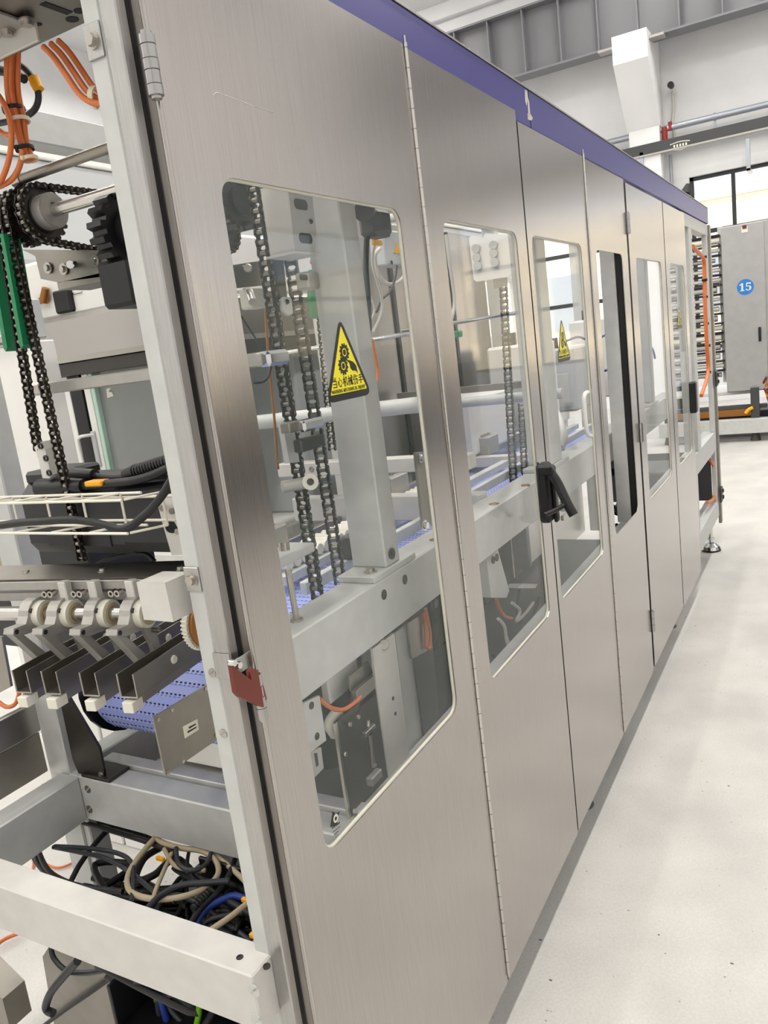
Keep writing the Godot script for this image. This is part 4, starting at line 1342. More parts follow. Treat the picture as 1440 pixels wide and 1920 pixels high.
func cable_nest() -> void:
	# cables lying in the base frame between the end bar and the cross beam
	var nest := [
		["black_cable", "black_rubber", [Vector3(0.114, 0.62, -0.606), Vector3(0.118, 0.62, -0.714), Vector3(0.146, 0.62, -0.815), Vector3(0.182, 0.62, -0.88), Vector3(0.231, 0.62, -0.919), Vector3(0.276, 0.62, -0.911), Vector3(0.302, 0.62, -0.867), Vector3(0.307, 0.62, -0.783), Vector3(0.301, 0.62, -0.674), Vector3(0.294, 0.62, -0.602)], 0.0062, "black cable making the big loop beside the cross beam"],
		["black_cable", "black_rubber", [Vector3(0.136, 0.63, -0.544), Vector3(0.117, 0.63, -0.645), Vector3(0.123, 0.63, -0.734), Vector3(0.152, 0.63, -0.809), Vector3(0.191, 0.63, -0.869), Vector3(0.244, 0.63, -0.896), Vector3(0.279, 0.63, -0.855), Vector3(0.281, 0.63, -0.769), Vector3(0.276, 0.63, -0.613), Vector3(0.267, 0.63, -0.527)], 0.0058, "second black cable inside the big loop beside the cross beam"],
		["black_cable", "black_rubber", [Vector3(0.129, 0.61, -0.879), Vector3(0.177, 0.61, -0.88), Vector3(0.23, 0.61, -0.884)], 0.007, "black cable stub crossing the floor under the big loop"],
		["black_cable", "black_rubber", [Vector3(0.131, 0.615, -0.696), Vector3(0.183, 0.615, -0.728), Vector3(0.251, 0.615, -0.756), Vector3(0.306, 0.615, -0.766), Vector3(0.324, 0.615, -0.734)], 0.0058, "black cable rising diagonally through the big loop"],
		["grey_cable", "grey_cable", [Vector3(0.186, 0.635, -0.812), Vector3(0.193, 0.635, -0.734), Vector3(0.197, 0.635, -0.656), Vector3(0.178, 0.635, -0.557), Vector3(0.154, 0.635, -0.474), Vector3(0.147, 0.635, -0.412)], 0.0048, "thin grey cable pointing out of the nest into the big loop"],
		["grey_cable", "grey_cable", [Vector3(0.184, 0.64, -0.803), Vector3(0.203, 0.64, -0.728), Vector3(0.214, 0.64, -0.65), Vector3(0.203, 0.64, -0.59), Vector3(0.16, 0.64, -0.538), Vector3(0.112, 0.64, -0.492)], 0.0048, "thin grey cable bending down at the nest's near side"],
		["beige_cable", "beige_cable", [Vector3(0.288, 0.64, -0.607), Vector3(0.275, 0.64, -0.57), Vector3(0.274, 0.64, -0.516), Vector3(0.281, 0.64, -0.463), Vector3(0.264, 0.64, -0.412), Vector3(0.232, 0.64, -0.38), Vector3(0.192, 0.64, -0.377), Vector3(0.156, 0.64, -0.405), Vector3(0.133, 0.64, -0.451), Vector3(0.13, 0.64, -0.506), Vector3(0.15, 0.64, -0.544), Vector3(0.184, 0.64, -0.57), Vector3(0.24, 0.64, -0.59), Vector3(0.281, 0.64, -0.6)], 0.0058, "beige cable coiled in one loop on the dark nest"],
		["beige_cable", "beige_cable", [Vector3(0.288, 0.635, -0.441), Vector3(0.265, 0.635, -0.379), Vector3(0.232, 0.635, -0.305), Vector3(0.184, 0.635, -0.246), Vector3(0.141, 0.635, -0.209), Vector3(0.11, 0.635, -0.195), Vector3(0.096, 0.635, -0.203)], 0.0056, "beige cable curving along the nest towards the corner post"],
		["beige_cable", "beige_cable", [Vector3(0.206, 0.65, -0.24), Vector3(0.183, 0.65, -0.257), Vector3(0.135, 0.65, -0.267), Vector3(0.091, 0.65, -0.281)], 0.0052, "beige cable lying straight across the nest beside the end bar"],
		["beige_cable", "beige_cable", [Vector3(0.253, 0.64, -0.523), Vector3(0.179, 0.64, -0.484), Vector3(0.126, 0.64, -0.452), Vector3(0.101, 0.64, -0.437)], 0.0046, "short beige cable crossing the coiled beige loop"],
		["beige_cable", "beige_cable", [Vector3(0.259, 0.64, -0.55), Vector3(0.227, 0.64, -0.494), Vector3(0.223, 0.64, -0.454), Vector3(0.234, 0.64, -0.414)], 0.0046, "short beige cable stub inside the coiled loop"],
		["beige_cable", "beige_cable", [Vector3(0.107, 0.63, -0.191), Vector3(0.138, 0.63, -0.19), Vector3(0.163, 0.63, -0.185)], 0.006, "thick beige cable end going under the corner post"],
		["black_cable", "grey_cable", [Vector3(0.097, 0.65, -0.433), Vector3(0.134, 0.65, -0.436), Vector3(0.172, 0.65, -0.418), Vector3(0.196, 0.65, -0.372), Vector3(0.214, 0.65, -0.334)], 0.0062, "dark cable arching over the nest beside the end bar"],
		["blue_cable", "blue_cable", [Vector3(0.119, 0.625, -0.341), Vector3(0.159, 0.625, -0.351), Vector3(0.19, 0.625, -0.338), Vector3(0.209, 0.625, -0.321), Vector3(0.207, 0.625, -0.281)], 0.007, "dark blue cable bending out of the nest"],
		["black_cable", "black_rubber", [Vector3(0.106, 0.635, -0.34), Vector3(0.154, 0.635, -0.351), Vector3(0.2, 0.635, -0.351), Vector3(0.245, 0.635, -0.363), Vector3(0.289, 0.635, -0.385)], 0.006, "black cable running through the middle of the nest"],
		["grey_cable", "grey_cable", [Vector3(0.265, 0.645, -0.521), Vector3(0.226, 0.645, -0.477), Vector3(0.219, 0.645, -0.435), Vector3(0.242, 0.645, -0.42), Vector3(0.276, 0.645, -0.435)], 0.0048, "grey cable dipping inside the coiled beige loop"],
		["grey_cable", "grey_cable", [Vector3(0.302, 0.62, -0.523), Vector3(0.251, 0.62, -0.482), Vector3(0.213, 0.62, -0.42), Vector3(0.197, 0.62, -0.372)], 0.0042, "thin grey cable wandering below the coiled loop"],
		["black_cable", "black_rubber", [Vector3(0.29, 0.61, -0.601), Vector3(0.25, 0.61, -0.608), Vector3(0.191, 0.61, -0.57), Vector3(0.217, 0.61, -0.544), Vector3(0.274, 0.61, -0.538), Vector3(0.239, 0.61, -0.432), Vector3(0.249, 0.61, -0.357), Vector3(0.217, 0.61, -0.267)], 0.0075, "thick black cable at the bottom of the nest"],
	]
	for q in nest: cable(q[0], q[1], q[2], q[3], q[4], "cable", "cables nested in the base frame")
	# seeded filling of dark cables under them
	rng.seed = 31
	for i in 34:
		var pts: Array = []
		var c := Vector3(rng.randf_range(0.03, 0.24), 0.50 + 0.013 * (i % 9), rng.randf_range(-0.40, -0.14))
		if i % 3 == 0: c = Vector3(rng.randf_range(0.17, 0.23), 0.50 + 0.01 * (i % 8), rng.randf_range(-0.66, -0.5))
		for k in 6: pts.append(c + Vector3(rng.randf_range(-0.06, 0.06), rng.randf_range(-0.01, 0.02), rng.randf_range(-0.16, 0.14)))
		cable("black_cable", ["black_rubber", "grey_cable", "black_rubber"][i % 3], pts, rng.randf_range(0.005, 0.008), "dark cable buried in the nest under the coiled beige loop", "cable", "dark cables buried in the nest")
	var o := thing("cable_tray", Vector3(0.16, 0.5, -0.2), "black plastic tray filled with the cable nest", "tray")
	var st := sb()
	box(st, Vector3(0.0, 0.46, -0.46), Vector3(0.27, 0.47, -0.06), 0.002)
	box(st, Vector3(0.12, 0.46, -0.74), Vector3(0.27, 0.47, -0.46), 0.002)
	box(st, Vector3(0.262, 0.47, -0.46), Vector3(0.27, 0.64, -0.06), 0.002)
	box(st, Vector3(0.0, 0.47, -0.46), Vector3(0.262, 0.56, -0.452), 0.002)
	put("tray_body", st, "black_plastic", o)
	for q in [Vector3(0.221, 0.65, -0.521), Vector3(0.182, 0.65, -0.266), Vector3(0.119, 0.645, -0.198)]:
		st = sb()
		box(st, q - Vector3(0.004, 0.004, 0.010), q + Vector3(0.004, 0.004, 0.010), 0.001)
		tag(put("yellow_marker", st, "yellow_tape"), "small yellow cable marker in the nest", "tag", "yellow cable markers")
	st = sb()
	for k in 7:
		var p: Vector3 = (Vector3(0.137, 0.64, -0.358)).lerp(Vector3(0.182, 0.64, -0.361), k / 6.0)
		cyl(st, p, p + Vector3(0.005, 0, 0.001), 0.009, -1.0, 12)
	tag(put("ribbed_gland", st, "black_rubber"), "black ribbed cable gland in the middle of the nest", "gland")
	for q in [["orange_cable", [Vector3(0.659, 0.008, -1.717), Vector3(0.736, 0.008, -1.801), Vector3(0.832, 0.008, -1.855), Vector3(0.903, 0.008, -1.824), Vector3(0.887, 0.008, -1.74), Vector3(0.825, 0.008, -1.659), Vector3(0.764, 0.008, -1.628), Vector3(0.719, 0.008, -1.655), Vector3(0.717, 0.008, -1.722)], "thin orange cable loop hanging inside the big black loop"]]:
		cable(q[0], "orange_cable", q[1], 0.004, q[2])
	# cables under the end bar
	for q in [
		["black_cable", "grey_cable", [Vector3(0.08, 0.503, -0.728), Vector3(0.08, 0.468, -0.731), Vector3(0.08, 0.447, -0.697), Vector3(0.08, 0.461, -0.636), Vector3(0.08, 0.491, -0.566)], 0.0055, "grey black cable sagging below the end bar"],
		["black_cable", "grey_cable", [Vector3(0.06, 0.51, -0.621), Vector3(0.06, 0.458, -0.677), Vector3(0.06, 0.397, -0.737), Vector3(0.06, 0.349, -0.767), Vector3(0.06, 0.344, -0.745)], 0.0085, "thick grey cable dropping below the end bar beside the grey plate"],
		["black_cable", "black_rubber", [Vector3(0.1, 0.459, -0.575), Vector3(0.1, 0.388, -0.665), Vector3(0.1, 0.304, -0.774), Vector3(0.1, 0.228, -0.869)], 0.0048, "thin black cable slanting to the floor below the end bar"],
		["black_cable", "black_rubber", [Vector3(0.06, 0.514, -0.505), Vector3(0.06, 0.471, -0.526), Vector3(0.06, 0.433, -0.531), Vector3(0.06, 0.411, -0.507), Vector3(0.06, 0.411, -0.476)], 0.007, "black cable in the loop below the end bar"],
		["black_cable", "grey_cable", [Vector3(0.065, 0.506, -0.487), Vector3(0.065, 0.465, -0.513), Vector3(0.065, 0.43, -0.511), Vector3(0.065, 0.417, -0.49)], 0.006, "dark grey cable inside the loop below the end bar"],
		["black_cable", "black_rubber", [Vector3(0.07, 0.5, -0.463), Vector3(0.07, 0.459, -0.465), Vector3(0.07, 0.403, -0.489)], 0.006, "black cable hanging straight below the end bar"],
		["blue_cable", "blue_cable", [Vector3(0.05, 0.526, -0.385), Vector3(0.05, 0.494, -0.385), Vector3(0.05, 0.45, -0.38)], 0.0062, "bright blue cable hanging below the end bar"],
		["black_cable", "grey_cable", [Vector3(0.055, 0.517, -0.397), Vector3(0.055, 0.483, -0.404), Vector3(0.055, 0.436, -0.404)], 0.006, "grey cable beside the bright blue one"],
		["black_cable", "grey_cable", [Vector3(0.06, 0.513, -0.385), Vector3(0.06, 0.487, -0.38), Vector3(0.06, 0.461, -0.351)], 0.0055, "grey cable bending away behind the bright blue one"],
		["green_cable", "green_cable", [Vector3(0.06, 0.521, -0.301), Vector3(0.06, 0.495, -0.309), Vector3(0.06, 0.462, -0.324)], 0.0055, "green and yellow earth wire hanging below the end bar"],
		["orange_cable", "orange_cable", [Vector3(0.372, 0.02, -1.506), Vector3(0.407, 0.02, -1.504), Vector3(0.444, 0.02, -1.48)], 0.006, "thin orange cable on the floor beyond the end bar"],
	]: cable(q[0], q[1], q[2], q[3], q[4])
	o = thing("floor_plate", Vector3(0.12, 0.244, -0.871), "bent grey sheet plate standing below the end bar", "plate")
	st = sb()
	prism(st, px_poly([Vector3(0.12, 0.407, -0.833), Vector3(0.12, 0.458, -0.785), Vector3(0.12, 0.45, -0.703), Vector3(0.12, 0.438, -0.505), Vector3(0.12, 0.265, -0.595), Vector3(0.12, 0.162, -0.86)]), Vector3(0.12, 0, 0), Vector3(0, 0, 1), Vector3(0, 1, 0), 0.003)
	put("plate_body", st, "plate_steel", o)
	o = thing("foot_block", Vector3(0.02, 0.381, -0.817), "grey steel foot block with a round bolt at the lower picture corner", "block")
	st = sb()
	prism(st, px_poly([Vector3(0.02, 0.474, -0.89), Vector3(0.02, 0.496, -0.811), Vector3(0.02, 0.459, -0.746), Vector3(0.02, 0.387, -0.747), Vector3(0.02, 0.33, -0.944)]), Vector3(0.02, 0, 0), Vector3(0, 0, 1), Vector3(0, 1, 0), 0.05)
	put("block_body", st, "plate_steel", o)
	st = sb()
	cyl(st, Vector3(0.018, 0.412, -0.786), Vector3(0.008, 0.427, -0.767), 0.012, 0.010, 16)
	put("bolt", st, "dark_steel", o)

func build_inside() -> void:
	var o: Node3D
	var st: SurfaceTool
	# vertical chains behind the first window
	chain("big roller chain running down beside the black guide strip inside the first window", "", [Vector3(0.512, 1.938, -0.25), Vector3(0.518, 1.118, -0.25)], 0.019, Vector3(0, 0, 1))
	chain("big roller chain running down in front of the grey inner post", "", [Vector3(0.596, 1.828, -0.25), Vector3(0.608, 1.108, -0.25)], 0.019, Vector3(0.25, 0, 1))
	chain("thin roller chain hanging furthest back inside the first window", "", [Vector3(1.141, 1.758, -0.55), Vector3(1.101, 1.333, -0.55)], 0.0165, Vector3(0, 0, 1))
	o = thing("strip_guide", Vector3(0.549, 1.722, -0.262), "black plastic guide strip standing against the big chain", "guide")
	st = sb()
	prism(st, xy_poly([Vector3(0.543, 1.934, -0.262), Vector3(0.579, 1.938, -0.262), Vector3(0.559, 1.707, -0.262), Vector3(0.538, 1.707, -0.262)]), Vector3(0, 0, -0.266), Vector3.RIGHT, Vector3.UP, 0.02)
	put("guide_body", st, "black_plastic", o)
	o = thing("large_sprocket", Vector3(0.59, 1.926, -0.36), "large dark chain wheel at the upper corner of the first window", "sprocket")
	st = sb()
	var cw: Vector3 = Vector3(0.59, 1.926, -0.36)
	prism(st, gear_poly(0.05, 18, 0.008), cw, Vector3.RIGHT, Vector3.UP, 0.012)
	put("toothed_rim", st, "dark_steel", o)
	st = sb()
	cyl(st, cw - Vector3(0, 0, 0.02), cw + Vector3(0, 0, 0.02), 0.03, -1.0, 24)
	put("wheel_hub", st, "black_plastic", o)
	# slotted bracket
	o = thing("slotted_bracket", Vector3(0.465, 1.789, -0.14), "white angle bracket with two slots at the head of the grey inner post", "bracket")
	st = sb()
	var face := xy_poly([Vector3(0.461, 1.904, -0.14), Vector3(0.535, 1.908, -0.14), Vector3(0.531, 1.789, -0.14), Vector3(0.453, 1.786, -0.14)])
	prism(st, face, Vector3(0, 0, -0.143), Vector3.RIGHT, Vector3.UP, 0.003)
	put("front_plate", st, "frame_metal", o)
	st = sb()
	box(st, Vector3(face[0].x, face[3].y, -0.2), Vector3(face[0].x + 0.003, face[0].y, -0.143), 0.0005)
	put("side_flange", st, "white_paint_frame", o)
	st = sb()
	box(st, Vector3(face[0].x - 0.012, face[3].y - 0.003, -0.2), Vector3(face[2].x, face[3].y + 0.001, -0.136), 0.0005)
	put("bottom_flange", st, "white_paint_frame", o)
	for q in [Vector3(0.493, 1.869, -0.14), Vector3(0.493, 1.811, -0.14)]:
		st = sb()
		prism(st, round_rect(q.x - 0.021, q.y - 0.009, q.x + 0.021, q.y + 0.009, 0.0085), Vector3(0, 0, -0.1405), Vector3.RIGHT, Vector3.UP, 0.001)
		put("slot", st, "tray_grey", o)
	st = sb()
	cyl(st, Vector3(0.518, 1.842, -0.14), Vector3(0.515, 1.841, -0.138), 0.004, -1.0, 12)
	put("hole", st, "seal_black", o)
	# small plates and clamps on the chains
	o = thing("hinge_block", Vector3(0.553, 1.729, -0.2), "grey bored block fixed behind the second big chain", "block")
	st = sb()
	box(st, Vector3(0.528, 1.728, -0.2), Vector3(0.591, 1.76, -0.2) + Vector3(0, 0, 0.03), 0.004)
	put("block_body", st, "cast_alu", o)
	st = sb()
	prism(st, round_rect(0.501, 1.743, 0.526, 1.753, 0.004), Vector3(0, 0, -0.1702), Vector3.RIGHT, Vector3.UP, 0.001)
	put("bore", st, "seal_black", o)
	o = thing("lug_plate", Vector3(0.542, 1.689, -0.24), "pale cut steel lug plate between the two big chains", "plate")
	st = sb()
	prism(st, xy_poly([Vector3(0.527, 1.717, -0.24), Vector3(0.541, 1.723, -0.24), Vector3(0.563, 1.719, -0.24), Vector3(0.561, 1.691, -0.24), Vector3(0.545, 1.687, -0.24), Vector3(0.527, 1.699, -0.24)]), Vector3(0, 0, -0.244), Vector3.RIGHT, Vector3.UP, 0.006)
	put("plate_body", st, "frame_metal", o)
	st = sb()
	cyl(st, Vector3(0.546, 1.713, -0.238), Vector3(0.543, 1.713, -0.236), 0.005, -1.0, 14)
	put("hole", st, "seal_black", o)
	o = thing("bearing_plate", Vector3(0.51, 1.755, -0.3), "grey steel plate with one round bolt left of the big chain inside the window", "plate")
	st = sb()
	prism(st, xy_poly([Vector3(0.476, 1.79, -0.3), Vector3(0.561, 1.8, -0.3), Vector3(0.568, 1.789, -0.3), Vector3(0.566, 1.754, -0.3), Vector3(0.478, 1.748, -0.3)]), Vector3(0, 0, -0.31), Vector3.RIGHT, Vector3.UP, 0.01)
	put("plate_body", st, "plate_steel", o)
	o.set_meta("label", "grey steel plate with one round bolt behind the big chain inside the window")
	st = sb()
	cyl(st, Vector3(0.52, 1.785, -0.3), Vector3(0.512, 1.784, -0.294), 0.0095, 0.007, 16)
	put("bolt", st, "bolt_steel", o)
	o = thing("white_sensor", Vector3(0.536, 1.71, -0.32), "small white sensor housing below the round bolt plate", "sensor")
	st = sb()
	box(st, Vector3(0.505, 1.709, -0.32), Vector3(0.552, 1.749, -0.32) + Vector3(0, 0, 0.03), 0.003)
	put("sensor_body", st, "white_plastic", o)
	st = sb()
	cyl(st, Vector3(0.502, 1.739, -0.29), Vector3(0.481, 1.718, -0.27), 0.008, -1.0, 12)
	put("sensor_plug", st, "bolt_steel", o)
	cable("brown_cable", "brass", [Vector3(0.615, 1.733, -0.34), Vector3(0.603, 1.668, -0.34), Vector3(0.592, 1.581, -0.34), Vector3(0.584, 1.493, -0.34), Vector3(0.572, 1.405, -0.34), Vector3(0.57, 1.382, -0.34)], 0.0028, "thin brown cable hanging straight down beside the big chain")
	cable("thin_black_cable", "black_rubber", [Vector3(0.477, 1.697, -0.3), Vector3(0.499, 1.668, -0.3), Vector3(0.527, 1.63, -0.3)], 0.0018, "thin black wire falling to the steel chain clamp")
	cable("thin_black_cable", "black_rubber", [Vector3(0.507, 1.597, -0.27), Vector3(0.495, 1.578, -0.27), Vector3(0.476, 1.569, -0.27), Vector3(0.446, 1.569, -0.27)], 0.0022, "thin black wire curling under the steel chain clamp")
	for q in [[Vector3(0.418, 1.596, -0.235), Vector3(0.486, 1.624, -0.235), "dull steel clamp on the first big chain"], [Vector3(0.476, 1.466, -0.22), Vector3(0.546, 1.488, -0.22), "shiny steel clamp on the second big chain above the dark block"]]:
		o = thing("chain_clamp", q[0], q[2], "clamp")
		st = sb()
		box(st, q[0], q[1] + Vector3(0, 0, 0.03), 0.007)
		put("clamp_body", st, "chrome", o)
		st = sb()
		var m: Vector3 = (q[0] + q[1]) * 0.5
		cyl(st, m + Vector3(0.008, 0, 0.014), m + Vector3(0.008, 0, 0.0166), 0.007, -1.0, 14)
		put("screw", st, "dark_steel", o)
		st = sb()
		box(st, q[0] + Vector3(-0.035, 0.004, -0.002), q[0] + Vector3(0.002, 0.024, 0.02), 0.002)
		put("clamp_arm", st, "plate_steel", o)
	o = thing("guide_carriage", Vector3(0.482, 1.408, -0.24), "white carriage plate with a dark block beside the second big chain", "carriage")
	st = sb()
	prism(st, xy_poly([Vector3(0.473, 1.489, -0.24), Vector3(0.508, 1.486, -0.24), Vector3(0.509, 1.405, -0.24), Vector3(0.475, 1.409, -0.24)]), Vector3(0, 0, -0.25), Vector3.RIGHT, Vector3.UP, 0.012)
	put("carriage_plate", st, "frame_metal", o)
	st = sb()
	box(st, Vector3(0.463, 1.429, -0.215), Vector3(0.541, 1.454, -0.215) + Vector3(0, 0, 0.02), 0.003)
	put("dark_block", st, "dark_steel", o)
	o = thing("pin_roller", Vector3(0.476, 1.361, -0.2), "cream ended steel pin roller between the two big chains", "roller")
	st = sb()
	cyl(st, Vector3(0.464, 1.372, -0.19), Vector3(0.464, 1.372, -0.19) + Vector3(-0.04, 0, -0.035), 0.0115, -1.0, 18)
	put("pin", st, "cast_alu", o)
	st = sb()
	cyl(st, Vector3(0.451, 1.375, -0.178), Vector3(0.468, 1.371, -0.19), 0.0155, -1.0, 20, 0.007)
	put("end_ring", st, "white_plastic", o)
	st = sb()
	cyl(st, Vector3(0.454, 1.374, -0.18), Vector3(0.468, 1.371, -0.19), 0.0075, -1.0, 12)
	put("screw", st, "dark_steel", o)
	o = thing("quarter_disc", Vector3(0.74, 1.692, -0.3), "green plastic disc segment behind the second big chain", "disc")
	st = sb()
	prism(st, xy_poly([Vector3(0.738, 1.787, -0.3), Vector3(0.753, 1.766, -0.3), Vector3(0.761, 1.737, -0.3), Vector3(0.751, 1.709, -0.3), Vector3(0.732, 1.684, -0.3), Vector3(0.716, 1.686, -0.3), Vector3(0.718, 1.726, -0.3)]), Vector3(0, 0, -0.306), Vector3.RIGHT, Vector3.UP, 0.01)
	put("disc_body", st, "green_plastic", o)
	for i in 3:
		var pts: Array = []
		for p in [Vector3(0.788, 1.819, -0.32), Vector3(0.774, 1.807, -0.32), Vector3(0.791, 1.798, -0.32), Vector3(0.8, 1.764, -0.32), Vector3(0.793, 1.705, -0.32), Vector3(0.788, 1.634, -0.32)]: pts.append(p + Vector3(0.008 * i, 0.004 * (i % 2), 0))
		cable("orange_cable", "orange_cable", pts, 0.0026, "thin orange cable knotted under the white slotted bracket", "cable", "orange cables under the slotted bracket")
	# cross rollers and cross beams seen through the glass
	o = thing("cross_roller", Vector3(1.1, 1.44, -0.4), "light grey cross roller passing behind the post in the first window", "roller")
	st = sb()
	cyl(st, Vector3(1.1, 1.437, -0.82), Vector3(1.1, 1.45, -0.15), 0.021, -1.0, 24)
	put("roller_body", st, "frame_metal", o)
	o = thing("cross_roller", Vector3(2.0, 1.37, -0.4), "light grey cross roller in the second window", "roller")
	st = sb()
	cyl(st, Vector3(2.0, 1.366, -0.82), Vector3(2.0, 1.37, -0.15), 0.019, -1.0, 24)
	put("roller_body", st, "frame_metal", o)
	st = sb()
	box(st, Vector3(2.02, 1.40, -0.82), Vector3(2.03, 1.425, -0.2), 0.001)
	put("roller_scraper", st, "plate_steel", o)
	o = thing("cross_rod", Vector3(1.25, 1.635, -0.4), "thin chromed cross rod above the warning sign level in the first window", "rod")
	st = sb()
	cyl(st, Vector3(1.25, 1.628, -0.475) - Vector3(0, 0, 0.3), Vector3(1.25, 1.634, -0.304) + Vector3(0, 0, 0.05), 0.0062, -1.0, 12)
	put("rod_body", st, "chrome", o)
	o = thing("cross_rod", Vector3(2.1, 1.66, -0.4), "thin chromed cross rod in the second window", "rod")
	st = sb()
	cyl(st, Vector3(2.1, 1.66, -0.604) - Vector3(0, 0, 0.2), Vector3(2.1, 1.669, -0.32) + Vector3(0, 0, 0.05), 0.0075, -1.0, 12)
	put("rod_body", st, "chrome", o)
	o = thing("conduit_rod", Vector3(1.4, 1.95, -0.5), "short grey tube high in the corner of the first window", "tube")
	st = sb()
	cyl(st, Vector3(1.4, 1.966, -0.511), Vector3(1.4, 1.967, -0.389), 0.012, -1.0, 14)
	put("tube_body", st, "frame_metal", o)
	for q in [[1.2, 1.252, 1.294, "upper white cross beam behind the post in the first window"], [1.25, 1.098, 1.173, "lower white cross beam behind the post in the first window"], [2.25, 1.073, 1.117, "white cross beam in the second window"]]:
		o = thing("cross_beam", Vector3(q[0], q[1], -0.5), q[3], "beam")
		st = sb()
		box(st, Vector3(q[0], q[1], -0.83), Vector3(q[0] + 0.05, q[2], -0.18), 0.003)
		put("beam_body", st, "white_paint_frame", o)
		for z in [-0.7, -0.3]:
			st = sb()
			screw(st, Vector3(q[0], (q[1] + q[2]) * 0.5, z), Vector3(-1, 0, 0), 0.009)
			put("slotted_screw", st, "plate_steel", o)
	o = thing("joint_plate", Vector3(0.731, 1.218, -0.1), "grey joint plate with two hexagon bolts at the edge of the first window", "plate")
	st = sb()
	prism(st, xy_poly([Vector3(0.74, 1.377, -0.1), Vector3(0.793, 1.37, -0.1), Vector3(0.814, 1.196, -0.1), Vector3(0.735, 1.213, -0.1)]), Vector3(0, 0, -0.106), Vector3.RIGHT, Vector3.UP, 0.006)
	put("plate_body", st, "plate_steel", o)
	for p in [Vector3(0.759, 1.362, -0.1), Vector3(0.741, 1.215, -0.1)]:
		st = sb()
		hexbolt(st, p, Vector3(0, 0, 1), 0.009)
		put("bolt", st, "chrome", o)
	# junction box with its cables
	o = thing("junction_box", Vector3(1.404, 1.839, -0.45), "grey metal junction box with a small yellow triangle in the first window", "box")
	st = sb()
	box(st, Vector3(1.372, 1.839, -0.5), Vector3(1.531, 1.939, -0.45), 0.004)
	put("box_body", st, "grey_paint", o)
	st = sb()
	prism(st, xy_poly([Vector3(1.451, 1.906, -0.449), Vector3(1.422, 1.874, -0.449), Vector3(1.463, 1.874, -0.449)]), Vector3(0, 0, -0.4498), Vector3.RIGHT, Vector3.UP, 0.001)
	put("triangle_label", st, "yellow_tape", o)
	for q in [Vector3(1.405, 1.925, -0.449), Vector3(1.401, 1.846, -0.449), Vector3(1.506, 1.931, -0.449)]:
		st = sb()
		cyl(st, q, q + Vector3(0, 0, 0.002), 0.006, -1.0, 10)
		put("screw", st, "dark_steel", o)
	o = thing("black_drive", Vector3(1.078, 1.882, -0.35), "black rounded drive housing at the top of the first window beside the post", "motor")
	st = sb()
	cyl(st, Vector3(1.188, 1.965, -0.4), Vector3(1.062, 1.941, -0.33), 0.03, 0.026, 20)
	box(st, Vector3(1.141, 1.89, -0.4), Vector3(1.228, 1.961, -0.4) + Vector3(0, 0, 0.06), 0.012)
	put("housing", st, "black_plastic", o)
	cable("black_hose", "black_rubber", [Vector3(1.149, 1.891, -0.38), Vector3(1.123, 1.816, -0.38), Vector3(1.113, 1.734, -0.38), Vector3(1.097, 1.653, -0.38)], 0.008, "black hose hanging from the black drive housing")
	cable("white_cable", "white_cable", [Vector3(1.285, 1.876, -0.42), Vector3(1.252, 1.854, -0.42), Vector3(1.256, 1.811, -0.42), Vector3(1.292, 1.783, -0.42), Vector3(1.35, 1.78, -0.42), Vector3(1.408, 1.799, -0.42), Vector3(1.428, 1.822, -0.42)], 0.0055, "white cable looping from the junction box")
	cable("white_cable", "white_cable", [Vector3(1.229, 1.889, -0.4), Vector3(1.197, 1.835, -0.4), Vector3(1.212, 1.779, -0.4), Vector3(1.225, 1.736, -0.4), Vector3(1.208, 1.694, -0.4), Vector3(1.154, 1.65, -0.4)], 0.0042, "white cable hanging in a long bow below the junction box")
	cable("white_cable", "white_cable", [Vector3(1.199, 1.865, -0.41), Vector3(1.167, 1.808, -0.41), Vector3(1.167, 1.766, -0.41), Vector3(1.194, 1.71, -0.41), Vector3(1.147, 1.668, -0.41)], 0.003, "thin white cable beside the black hose")
	cable("dark_cable", "grey_cable", [Vector3(1.357, 1.83, -0.41), Vector3(1.333, 1.789, -0.41), Vector3(1.292, 1.755, -0.41), Vector3(1.243, 1.735, -0.41), Vector3(1.204, 1.702, -0.41)], 0.0035, "grey cable falling from the junction box underside")
	cable("orange_cable", "orange_cable", [Vector3(1.141, 1.631, -0.4), Vector3(1.146, 1.596, -0.4), Vector3(1.151, 1.546, -0.4), Vector3(1.137, 1.516, -0.4)], 0.004, "short orange cable behind the post below the white cables")
	st = sb()
	box(st, Vector3(1.205, 1.877, -0.4), Vector3(1.248, 1.892, -0.4) + Vector3(0, 0, 0.012), 0.002)
	tag(put("cable_marker", st, "yellow_tape"), "yellow cable marker on the white cable bundle", "tag")
	# grey columns behind the post
	for q in [[1.42, 1.50, -0.62, "plate_steel", "dull steel column standing behind the junction box"], [1.62, 1.70, -0.72, "frame_metal", "pale column farther behind the junction box"]]:
		o = thing("inner_column", Vector3(q[0], 0.757, q[2]), q[4], "column")
		st = sb()
		box(st, Vector3(q[0], 0.757, q[2] - 0.06), Vector3(q[1], 2.12, q[2]), 0.003)
		put("column_body", st, q[3], o)
	# the threaded rod and the cream roller row over the belt
	o = thing("threaded_rod", Vector3(0.296, 1.15, -0.14), "threaded rod with a round foot standing on the inner side beam", "rod")
	st = sb()
	cyl(st, Vector3(0.294, 1.254, -0.14), Vector3(0.296, 1.156, -0.14), 0.0055, -1.0, 12)
	put("rod_body", st, "bolt_steel", o)
	st = sb()
	cyl(st, Vector3(0.296, 1.162, -0.14), Vector3(0.296, 1.153, -0.14), 0.0115, 0.0125, 16)
	put("rod_foot", st, "bolt_steel", o)
	o = thing("roller_track", Vector3(0.95, 1.13, -0.55), "row of cream plastic rollers above the belt behind the chains", "track")
	st = sb()
	box(st, Vector3(0.7, 1.075, -0.50), Vector3(3.3, 1.10, -0.47), 0.002)
	put("track_rail", st, "frame_metal", o)
